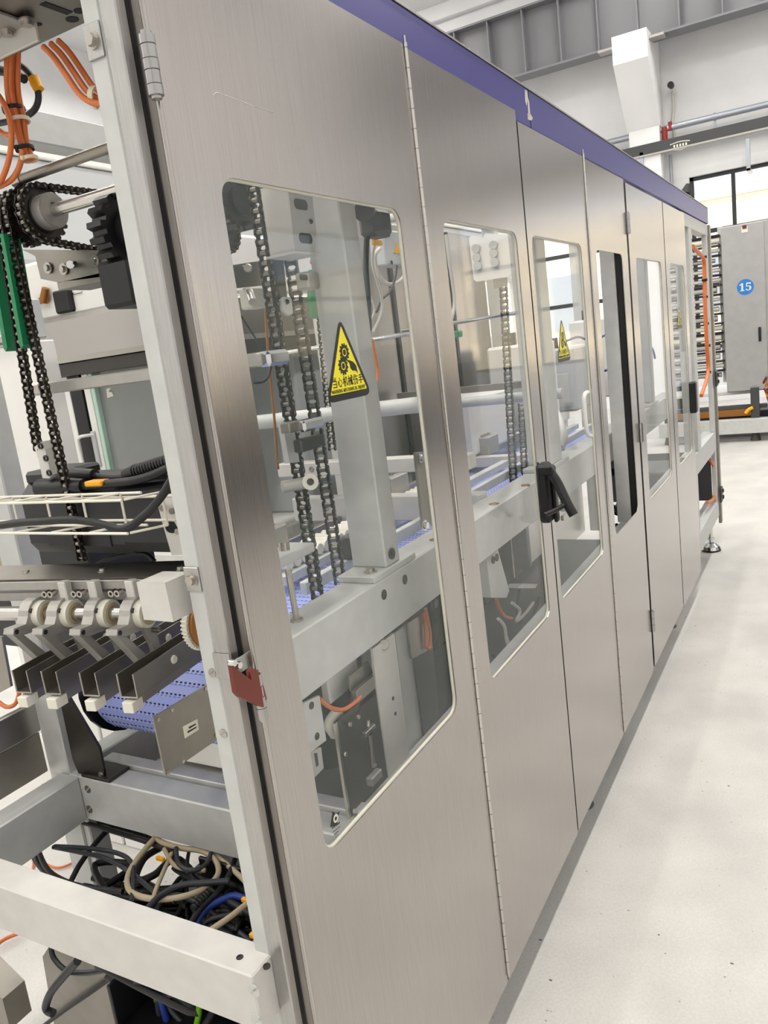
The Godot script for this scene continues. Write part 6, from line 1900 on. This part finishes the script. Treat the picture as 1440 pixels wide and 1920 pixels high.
func cabinet_and_line() -> void:
	var x := 9.5
	var z0: float = -0.423
	var y0: float = 0.579
	var y1: float = 2.467
	var o := thing("control_cabinet", Vector3(x + 0.2, y0, z0 + 0.3), "tall brushed steel control cabinet with a round blue number badge", "cabinet")
	var st := sb()
	box(st, Vector3(x, y0, z0), Vector3(x + 0.4, y1, z0 + 0.53), 0.008)
	put("body", st, "cabinet_steel", o)
	st = sb()
	box(st, Vector3(x - 0.02, y0 + 0.01, z0 + 0.005), Vector3(x, y1 - 0.01, z0 + 0.445), 0.004)
	var d := put("door", st, "cabinet_steel", o)
	st = sb()
	box(st, Vector3(x - 0.045, 1.141, -0.064), Vector3(x - 0.02, 1.304, -0.036), 0.006)
	put("handle", st, "black_plastic", d)
	var b: Vector3 = Vector3(9.478, 1.77, -0.185)
	st = sb()
	cyl(st, b + Vector3(0.001, 0, 0), b - Vector3(0.003, 0, 0), 0.088, -1.0, 36)
	var bd := put("badge", st, "badge_blue", d)
	var tm := TextMesh.new()
	tm.text = "15"
	var f := SystemFont.new()
	f.font_names = PackedStringArray(["Droid Serif"])
	f.font_weight = 700
	tm.font = f
	tm.font_size = 64
	tm.pixel_size = 0.0019
	tm.depth = 0.004
	var mi := MeshInstance3D.new()
	mi.name = "number"
	mi.mesh = tm
	mi.material_override = M["label_white"]
	mi.transform = Transform3D(Basis(Vector3.UP, -PI / 2), b - Vector3(0.005, 0, 0))
	bd.add_child(mi)
	st = sb()
	box(st, Vector3(x - 0.024, 2.365, -0.206), Vector3(x - 0.0195, 2.428, -0.14), 0.001)
	put("paper_tag", st, "label_white", d)
	st = sb()
	box(st, Vector3(x - 0.026, 2.405, -0.195), Vector3(x - 0.0235, 2.445, -0.151), 0.001)
	put("tag_print", st, "red_plastic", d)
	# the machine line that carries it
	o = thing("machine_line", Vector3(10.0, 0, 0.0), "steel machine base with dark legs and a white table under the control cabinet", "machine")
	st = sb()
	box(st, Vector3(9.35, 0.10, -1.2), Vector3(9.47, 0.27, 2.6), 0.005)
	put("base_rail", st, "frame_metal", o)
	st = sb()
	box(st, Vector3(10.4, 0.10, -1.2), Vector3(10.5, 0.27, 2.6), 0.005)
	put("base_rail", st, "frame_metal", o)
	st = sb()
	box(st, Vector3(9.8, 0.52, -1.2), Vector3(10.8, 0.56, -0.12), 0.004)
	put("table_top", st, "white_paint", o)
	for q in [[9.42, -0.126], [9.42, -1.1], [9.42, 2.3], [10.4, 0.3], [10.4, -1.1]]:
		st = sb()
		box(st, Vector3(q[0], 0.1, q[1] - 0.04), Vector3(q[0] + 0.08, 0.62, q[1] + 0.05), 0.004)
		put("leg", st, "tray_grey", o)
		st = sb()
		cyl(st, Vector3(q[0] + 0.04, 0, q[1]), Vector3(q[0] + 0.04, 0.1, q[1]), 0.06, 0.04, 14)
		put("foot", st, "dark_steel", o)
	st = sb()
	box(st, Vector3(9.5, 0.372, -1.0), Vector3(9.6, 0.416, 0.0), 0.004)
	put("cross_strip", st, "tray_grey", o)
	st = sb()
	box(st, Vector3(9.5, 0.289, -1.0), Vector3(9.62, 0.372, -0.08), 0.004)
	put("cross_strip", st, "brass", o)
	st = sb()
	box(st, Vector3(9.7, 0.1, -1.1), Vector3(10.3, 0.322, 0.8), 0.01)
	put("gear_case", st, "tray_grey", o)
	st = sb()
	tube(st, [Vector3(9.4, 0.332, -0.221), Vector3(9.4, 0.374, -0.186), Vector3(9.4, 0.395, -0.14)], 0.02, 8, 4)
	tag(put("orange_hose", st, "yellow_tape"), "orange hose between the dark leg and the table", "hose")
	for i in 4:
		st = sb()
		var p: Vector3 = Vector3(9.45, 0.526, 0.007)
		tube(st, [p + Vector3(0, 0.2 - 0.05 * i, 0.02 * i), p + Vector3(0.05, 0.1 - 0.04 * i, -0.04 + 0.02 * i), p + Vector3(0, 0.0 - 0.05 * i, 0.05), p + Vector3(0, -0.08, 0.3)], 0.014, 7, 4)
		tag(put("red_cable", st, ["red_plastic", "orange_cable", "brass", "red_plastic"][i]), "reddish cable in the knot beside the cabinet leg", "cable", "reddish cables beside the cabinet leg")
	# stacked roller heads left of the cabinet
	o = thing("roller_tower", Vector3(9.9, 0.7, z0 - 0.2), "tower of white rollers and dark brackets behind the cabinet edge", "tower")
	st = sb()
	box(st, Vector3(9.8, 0.68, z0 - 0.07), Vector3(9.9, 2.5, z0 - 0.02), 0.003)
	put("tower_post", st, "frame_metal", o)
	st = sb()
	box(st, Vector3(9.8, 0.68, z0 - 0.75), Vector3(9.9, 2.5, z0 - 0.68), 0.003)
	put("tower_post", st, "frame_metal", o)
	rng.seed = 8
	for k in 15:
		var y := 0.78 + k * 0.112
		st = sb()
		var r := rng.randf_range(0.02, 0.042)
		cyl(st, Vector3(9.75, y, z0 - 0.68), Vector3(9.75, y, z0 - 0.04 - rng.randf_range(0.0, 0.06)), r, -1.0, 14)
		put("roller", st, "white_plastic" if k % 3 else "cast_alu", o)
		st = sb()
		box(st, Vector3(9.70, y + 0.04, z0 - 0.62), Vector3(9.80, y + 0.065, z0 - 0.04), 0.003)
		put("roller_bracket", st, "dark_steel" if k % 2 else "black_plastic", o)
	# pale machine seen through the far windows of the near machine
	var parts := [[6.2, -2.6, 1.0, 0.6, "white_paint"], [7.4, -2.5, 1.3, 1.0, "grey_paint"], [6.9, -3.9, 1.1, 1.6, "white_paint"], [8.3, -3.6, 0.9, 0.7, "white_paint"]]
	var labels := ["low white machine table standing beyond the far guard doors", "pale grey machine stand beyond the far guard doors", "tall white machine stand farther beyond the far guard doors", "white machine table near the end wall windows"]
	for i in parts.size():
		var q: Array = parts[i]
		o = thing("machine_stand", Vector3(q[0], 0, q[1]), labels[i], "machine")
		st = sb()
		box(st, Vector3(q[0], 0.5, q[1] - 0.4), Vector3(q[0] + q[2], 0.55 + q[3] * 0.55, q[1] + 0.4), 0.01)
		put("housing", st, q[4], o)
		st = sb()
		box(st, Vector3(q[0] + 0.1, 0.55 + q[3] * 0.55, q[1] - 0.25), Vector3(q[0] + 0.5, 0.6 + q[3], q[1] + 0.2), 0.01)
		put("head", st, "frame_metal", o)
		st = sb()
		box(st, Vector3(q[0] - 0.006, 0.58, q[1] - 0.3), Vector3(q[0], 0.5 + q[3] * 0.5, q[1] + 0.25), 0.003)
		put("access_door", st, "plate_steel", o)
		for k in 4:
			st = sb()
			box(st, Vector3(q[0] + (0.03 if k % 2 else q[2] - 0.11), 0, q[1] + (0.3 if k < 2 else -0.38)), Vector3(q[0] + (0.11 if k % 2 else q[2] - 0.03), 0.5, q[1] + (0.38 if k < 2 else -0.3)), 0.004)
			put("leg", st, "frame_metal", o)

func neighbour() -> void:   # hooded machine standing behind the open end
	var o := thing("hooded_machine", Vector3(2.3, 0, -2.0), "neighbour machine with polished steel hood, white cover and glass door", "machine")
	var st := sb()
	var z0 := -2.6
	var z1: float = -1.376 + 0.5
	z1 = -1.22
	var yh: float = 1.87
	var yl: float = 1.702
	box(st, Vector3(1.3, yl, z0), Vector3(3.4, yh, z1), 0.018)
	put("hood", st, "sheet_steel", o)
	st = sb()
	box(st, Vector3(1.36, yh, z0), Vector3(3.4, yh + 0.22, z1 - 0.03), 0.012)
	put("white_cover", st, "white_paint", o)
	st = sb()
	box(st, Vector3(1.34, 1.883, -1.857), Vector3(1.34, 1.966, -1.765) + Vector3(0.03, 0, 0), 0.012)
	put("rubber_hinge", st, "black_rubber", o)
	st = sb()
	box(st, Vector3(1.355, 1.942, -1.809), Vector3(1.355, 1.949, -1.713) + Vector3(0.006, 0, 0), 0.002)
	put("clip", st, "chrome", o)
	st = sb()
	cyl(st, Vector3(1.34, 1.941, -1.968), Vector3(1.34, 1.943, -1.899), 0.012, -1.0, 12)
	cyl(st, Vector3(1.34, 1.936, -1.907), Vector3(1.34, 1.983, -1.88), 0.018, 0.014, 12)
	put("air_fitting", st, "brass", o)
	st = sb()
	box(st, Vector3(1.34, yl - 0.05, z0), Vector3(3.4, yl, z1 - 0.02), 0.004)
	put("hood_rail", st, "dark_steel", o)
	# glass door under the hood
	var yb := 0.95
	st = sb()
	box(st, Vector3(1.385, yb, z0), Vector3(1.392, yl - 0.05, z1 - 0.04), 0.0)
	var pane := put("door_pane", st, "smoked_glass", o)
	for q in [[-1.962, -1.937, "glass_edge"], [-1.775, -1.755, "glass_edge"], [-1.928, -1.895, "white_paint"], [-1.813, -1.778, "white_paint"], [-1.892, -1.824, "black_rubber"]]:
		st = sb()
		box(st, Vector3(1.362, yb, q[0]), Vector3(1.384, yl - 0.05, q[1]), 0.002)
		put("door_edge", st, q[2], pane)
	st = sb()
	tube(st, [Vector3(1.36, 1.421, -1.804), Vector3(1.335, 1.422, -1.823), Vector3(1.33, 1.418, -1.852), Vector3(1.33, 1.394, -1.865), Vector3(1.33, 1.314, -1.861), Vector3(1.33, 1.305, -1.843), Vector3(1.335, 1.307, -1.815), Vector3(1.36, 1.309, -1.813)], 0.0065, 10, 4)
	put("handle", st, "white_paint", pane)
	st = sb()
	box(st, Vector3(1.355, 1.296, -1.819), Vector3(1.365, 1.435, -1.795), 0.003)
	put("handle_plate", st, "grey_paint", pane)
	st = sb()
	box(st, Vector3(1.8, 0.05, z0), Vector3(3.4, yb, z1 - 0.05), 0.01)
	box(st, Vector3(1.36, 0.05, z0), Vector3(1.8, yb, z1 - 0.05), 0.01)
	put("base_cabinet", st, "white_paint", o)
	st = sb()
	box(st, Vector3(2.0, yb, z0), Vector3(3.4, yl - 0.05, z1 - 0.06), 0.01)
	put("inner_housing", st, "grey_paint", o)
	st = sb()
	box(st, Vector3(1.42, yb, z0 + 0.3), Vector3(1.75, yb + 0.16, z1 - 0.4), 0.02)
	put("inner_tray", st, "white_plastic", o)
	st = sb()
	prism(st, PackedVector2Array([Vector2(0, 0), Vector2(0.035, 0.005), Vector2(0.03, 0.02), Vector2(0.012, 0.022), Vector2(0.03, 0.036), Vector2(0.004, 0.034)]), Vector3(1.384, 1.553, -1.719), Vector3(0, 0, 1), Vector3(0, 1, 0), -0.001)
	put("sticker", st, "white_plastic", pane)
	# white posts at the picture edge
	var zs := [[-1.681, -1.534, "wide white post at the picture edge behind the hanging chains"], [-1.524, -1.424, "white post behind the hanging chains beside the neighbour's glass door"]]
	for q in zs:
		o = thing("white_post", Vector3(0.92, 0, (q[0] + q[1]) * 0.5), q[2], "post")
		st = sb()
		box(st, Vector3(0.9, 0.0, q[0]), Vector3(0.96, 1.76, q[1]), 0.004)
		put("post_body", st, "white_paint", o)
	o = thing("grey_hood_box", Vector3(0.88, 1.895, -1.506), "grey box on top of the white posts at the picture edge", "box")
	st = sb()
	box(st, Vector3(0.88, 1.771, -1.685), Vector3(0.88, 1.891, -1.477) + Vector3(0.1, 0, 0), 0.004)
	put("box_body", st, "grey_paint", o)
	st = sb()
	box(st, Vector3(0.876, 1.793, -1.671), Vector3(0.876, 1.787, -1.523) + Vector3(0.004, 0, 0), 0.001)
	put("bright_strip", st, "white_paint", o)
	# long beige panels above, behind everything
	o = thing("ceiling_duct", Vector3(3.0, 2.6, -2.9), "long pale panel duct running along behind the machine tops", "duct")
	st = sb()
	box(st, Vector3(0.6, 2.663, -2.8), Vector3(9.0, 2.771, -2.5), 0.006)
	put("upper_panel", st, "white_paint", o)
	st = sb()
	box(st, Vector3(0.6, 2.2, -2.78), Vector3(9.0, 2.658, -2.52), 0.006)
	put("lower_panel", st, "grey_paint", o)
	for x in [0.8, 4.5, 8.8]:
		st = sb()
		box(st, Vector3(x, 0, -2.75), Vector3(x + 0.08, 2.25, -2.67), 0.004)
		put("support", st, "white_paint", o)

func opposite_row() -> void:   # machines on the other side of the aisle, met only in reflections
	var names := ["grey machine across the aisle nearest the camera", "second grey machine across the aisle", "third grey machine across the aisle", "farthest grey machine across the aisle"]
	for i in 4:
		var x := 0.6 + i * 3.0
		var o := thing("aisle_machine", Vector3(x, 0, 4.6), names[i], "machine")
		var st := sb()
		box(st, Vector3(x - 1.2, 0.12, 4.1), Vector3(x + 1.2, 1.25, 5.2), 0.015)
		put("housing", st, "machine_grey", o)
		st = sb()
		box(st, Vector3(x - 0.9, 1.25, 4.3), Vector3(x + 0.2, 1.65, 5.0), 0.015)
		put("head", st, "machine_grey", o)
		for k in 2:
			st = sb()
			box(st, Vector3(x - 1.1 + k * 1.12, 0.2, 4.09), Vector3(x - 0.02 + k * 1.12, 1.15, 4.1), 0.004)
			put("door", st, "tray_grey", o)
		for k in 4:
			st = sb()
			cyl(st, Vector3(x + (1.0 if k % 2 else -1.0), 0, 4.3 if k < 2 else 5.0), Vector3(x + (1.0 if k % 2 else -1.0), 0.12, 4.3 if k < 2 else 5.0), 0.05, -1.0, 12)
			put("foot", st, "dark_steel", o)

func outside() -> void:   # what stands beyond the windows
	var o := thing("factory_building", Vector3(26, 0, -2), "cream factory building outside the end wall windows", "building")
	var st := sb()
	box(st, Vector3(26, 0, -24), Vector3(32, 4.7, 20), 0.02)
	put("facade", st, "cream_wall", o)
	st = sb()
	box(st, Vector3(25.9, 4.7, -24), Vector3(32, 4.95, 20), 0.02)
	put("parapet", st, "white_paint", o)
	for k in 9:
		st = sb()
		box(st, Vector3(25.95, 1.4, -22 + k * 4.6), Vector3(26.02, 3.2, -20.2 + k * 4.6), 0.01)
		put("window_opening", st, "pipe_grey", o)
	o = thing("factory_building", Vector3(3, 0, 19), "cream factory building outside the aisle side windows", "building")
	st = sb()
	box(st, Vector3(-14, 0, 18), Vector3(20, 5.5, 24), 0.02)
	put("facade", st, "cream_wall", o)
	st = sb()
	box(st, Vector3(-14, 5.5, 17.9), Vector3(20, 5.75, 24), 0.02)
	put("parapet", st, "white_paint", o)
	st = sb()
	box(st, Vector3(-40, -0.5, -45), Vector3(60, -0.31, 45), 0.0)
	var g := put("yard_ground", st, "cream_wall")
	g.set_meta("kind", "structure")

const GLYPHS := [
	["5 10,5 7", "2 9.4,3.2 7.6", "8 9.4,6.8 7.6", "1.5 6.5,8.6 6.5,8.6 .4", "2 3.7,8.6 3.7", "1.4 .8,8.6 .8"],
	["1.4 5.4,.8 2.6", "3 6.6,3 1.8,4 .9,7 .9,7.6 2.6", "4.4 8.8,5.8 6.8", "8 6.4,9.4 3.8"],
	[".4 7,4.6 7", "2.5 9.6,2.5 .3", "2.5 6.6,.4 3", "2.6 6,4.2 4.2", "5.6 8.6,5.5 4,4.3 .5", "5.6 8.6,8.3 8.6,8.3 1.4,9.6 1,9.6 2.6"],
	[".3 7,3.5 7", "1.9 9.6,1.9 .3", "1.9 6.6,.3 3.2", "2 6,3.3 4.5", "3.8 7.4,9.7 7.4", "3.9 4.6,7 4.6", "4.9 6.2,4.7 2.6,4 1", "6.2 6.2,6.2 1.2", "7 9.7,7.6 4,9 .6,9.7 2.2", "9.1 5.6,7 1", "8.4 9.5,9.3 8.5"],
	["2.5 9.6,.5 5", "1.7 7,1.7 .4", "5 9.6,3.7 6.8", "4.6 8.1,9.6 8.1", "4 5.2,9 5.2,8.6 .7,7.3 1.2", "6.3 6.7,6 3,3.5 .5"],
	["8 9.4,2 8.5", "1.5 6.3,8.5 6.3", ".4 3.7,9.6 3.7", "5.2 8.9,5.2 .9,3.7 1.3"],
]

func stroke(st: SurfaceTool, a: Vector2, b: Vector2, w: float, z: float) -> void:
	var d := (b - a).normalized()
	var n := Vector2(-d.y, d.x) * w
	var e := d * w
	prism(st, PackedVector2Array([a - e - n, b + e - n, b + e + n, a - e + n]), Vector3(0, 0, z), Vector3.RIGHT, Vector3.UP, 0.0003)

# triangular sticker of base width w whose lower edge is centred at c on the glass
func warning_sign(c: Vector3, w: float, h: float, label: String) -> void:
	var o := thing("warning_sign", c, label, "sign")
	var z := c.z
	var at := func(u: float, v: float) -> Vector2: return Vector2(c.x + u * w, c.y + v * h)
	var tri_shape := func(k: float, low: float, high: float, r: float) -> PackedVector2Array:
		var out := PackedVector2Array()
		var corners := [Vector2(-0.5 * k, low), Vector2(0.5 * k, low), Vector2(0, high)]
		for i in 3:
			var p: Vector2 = corners[i]
			var a: Vector2 = corners[(i + 2) % 3] - p
			var b: Vector2 = corners[(i + 1) % 3] - p
			for s in 7:
				var t: float = s / 6.0
				var q: Vector2 = p + a.normalized() * r * (1.0 - t) * (1.0 - t) + b.normalized() * r * t * t
				out.append(at.call(q.x, q.y))
		return out
	var st := sb()
	prism(st, tri_shape.call(1.0, 0.0, 1.0, 0.16), Vector3(0, 0, z), Vector3.RIGHT, Vector3.UP, 0.0005)
	put("sign_border", st, "sign_black", o)
	st = sb()
	prism(st, tri_shape.call(0.80, 0.085, 0.88, 0.02), Vector3(0, 0, z + 0.0002), Vector3.RIGHT, Vector3.UP, 0.0005)
	put("sign_field", st, "sign_yellow", o)
	for q in [[0.0, 0.565, 0.078], [-0.062, 0.405, 0.078]]:
		st = sb()
		var m: Vector2 = at.call(q[0], q[1])
		var g := gear_poly(w * q[2] * 1.05, 12, w * 0.022)
		var out := PackedVector2Array()
		for p in g: out.append(p + m)
		prism(st, out, Vector3(0, 0, z + (0.0004 if q[1] > 0.5 else 0.00046)), Vector3.RIGHT, Vector3.UP, 0.0006)
		var gear := put("gear_symbol", st, "sign_black", o)
		st = sb()
		cyl(st, Vector3(m.x, m.y, z + 0.0007), Vector3(m.x, m.y, z + 0.0012), w * 0.046, -1.0, 20, w * 0.035)
		put("gear_bore", st, "sign_yellow", gear)
	st = sb()
	var hand := PackedVector2Array()
	for p in [Vector2(0.02, 0.475), Vector2(0.08, 0.465), Vector2(0.16, 0.44), Vector2(0.22, 0.39), Vector2(0.235, 0.29), Vector2(0.20, 0.325), Vector2(0.12, 0.335), Vector2(0.085, 0.37), Vector2(0.08, 0.425), Vector2(0.045, 0.455)]: hand.append(at.call(p.x, p.y))
	prism(st, hand, Vector3(0, 0, z + 0.0004), Vector3.RIGHT, Vector3.UP, 0.0006)
	put("hand_symbol", st, "sign_black", o)
	for i in 6:
		st = sb()
		var gw := w * 0.118
		for s in GLYPHS[i]:
			var pts: PackedStringArray = s.split(",")
			var last := Vector2.ZERO
			for k in pts.size():
				var xy := pts[k].split(" ")
				var p: Vector2 = at.call(-0.338 + i * 0.1135, 0.16) + Vector2(float(xy[0]) * gw * 0.086, float(xy[1]) * gw * 0.098)
				if k > 0: stroke(st, last, p, w * 0.0058, z + 0.0006)
				last = p
		put("character", st, "sign_black", o)
	var f := SystemFont.new()
	f.font_names = PackedStringArray(["Droid Sans"])
	f.font_weight = 700
	var tm := TextMesh.new()
	tm.text = "WARNING MECHANICAL INJURY"
	tm.font = f
	tm.font_size = 48
	tm.pixel_size = 0.001
	tm.depth = 0.0004
	var k: float = w * 0.74 / maxf(tm.get_aabb().size.x, 0.01)
	var mi := MeshInstance3D.new()
	mi.name = "wording"
	mi.mesh = tm
	mi.material_override = M["sign_black"]
	var tp: Vector2 = at.call(-0.005, 0.118)
	mi.transform = Transform3D(Basis.from_scale(Vector3(k, k * 1.15, 1)), Vector3(tp.x, tp.y, z + 0.0008) - o.position)
	o.add_child(mi)

func build_small() -> void:
	var a: Vector3 = Vector3(0.28, 1.531, -0.004)
	var b: Vector3 = Vector3(0.422, 1.532, -0.003)
	var t: Vector3 = Vector3(0.351, 1.658, -0.003)
	warning_sign(Vector3((a.x + b.x) * 0.5, (a.y + b.y) * 0.5 - 0.003, -0.0043), b.x - a.x, t.y - (a.y + b.y) * 0.5 + 0.006, "yellow warning triangle with gears on the nearest door window")
	a = Vector3(1.492, 1.5, -0.003)
	b = Vector3(1.628, 1.498, -0.003)
	t = Vector3(1.565, 1.626, -0.003)
	warning_sign(Vector3((a.x + b.x) * 0.5, (a.y + b.y) * 0.5, -0.0043), b.x - a.x, t.y - (a.y + b.y) * 0.5, "yellow warning triangle with gears on the third door window")
	a = Vector3(3.553, 1.512, -0.003)
	b = Vector3(3.721, 1.511, -0.003)
	t = Vector3(3.64, 1.629, -0.003)
	warning_sign(Vector3((a.x + b.x) * 0.5, (a.y + b.y) * 0.5, -0.0043), b.x - a.x, t.y - (a.y + b.y) * 0.5, "yellow warning triangle with gears on the farthest door window")
	# small maker's sticker in the lower corner of the first window
	var o := thing("glass_sticker", Vector3(0.135, 0.886, -0.004), "small black triangle emblem sticker in the lower corner of the first window", "sticker")
	var st := sb()
	prism(st, xy_poly([Vector3(0.137, 0.912, -0.004), Vector3(0.141, 0.907, -0.004), Vector3(0.142, 0.901, -0.004), Vector3(0.134, 0.898, -0.004), Vector3(0.145, 0.888, -0.004), Vector3(0.143, 0.885, -0.004), Vector3(0.124, 0.892, -0.004)]), Vector3(0, 0, -0.0044), Vector3.RIGHT, Vector3.UP, 0.0004)
	put("emblem", st, "sign_black", o)
	st = sb()
	var m: Vector3 = Vector3(0.141, 0.897, -0.004)
	cyl(st, m, m + Vector3(0, 0, 0.0006), 0.0065, -1.0, 18, 0.0035)
	put("ring", st, "white_plastic", o)
	st = sb()
	cyl(st, m, m + Vector3(0, 0, 0.0007), 0.003, -1.0, 12)
	put("dot", st, "sign_black", o)
	st = sb()
	prism(st, xy_poly([Vector3(0.147, 0.903, -0.004), Vector3(0.155, 0.901, -0.004), Vector3(0.149, 0.897, -0.004)]), Vector3(0, 0, -0.0044), Vector3.RIGHT, Vector3.UP, 0.0004)
	put("tick", st, "sign_black", o)
	for q in [[Vector3(0.128, 0.889, -0.004), Vector3(0.151, 0.885, -0.004), Vector3(0.15, 0.883, -0.004), Vector3(0.128, 0.887, -0.004)], [Vector3(0.129, 0.881, -0.004), Vector3(0.15, 0.878, -0.004), Vector3(0.15, 0.877, -0.004), Vector3(0.129, 0.88, -0.004)], [Vector3(0.132, 0.875, -0.004), Vector3(0.144, 0.874, -0.004), Vector3(0.144, 0.873, -0.004), Vector3(0.132, 0.874, -0.004)]]:
		st = sb()
		prism(st, xy_poly(q), Vector3(0, 0, -0.0044), Vector3.RIGHT, Vector3.UP, 0.0003)
		put("print_line", st, "sign_black", o)
	# scratches on the first door
	for q in [["", [Vector3(0.114, 1.94, 0), Vector3(0.117, 1.942, 0), Vector3(0.122, 1.945, 0), Vector3(0.137, 1.945, 0), Vector3(0.169, 1.944, 0), Vector3(0.204, 1.943, 0), Vector3(0.243, 1.943, 0)]]]:
		st = sb()
		tube(st, q[1], 0.0005, 5, 3)
		put("scratch", st, "bolt_steel", door_one)
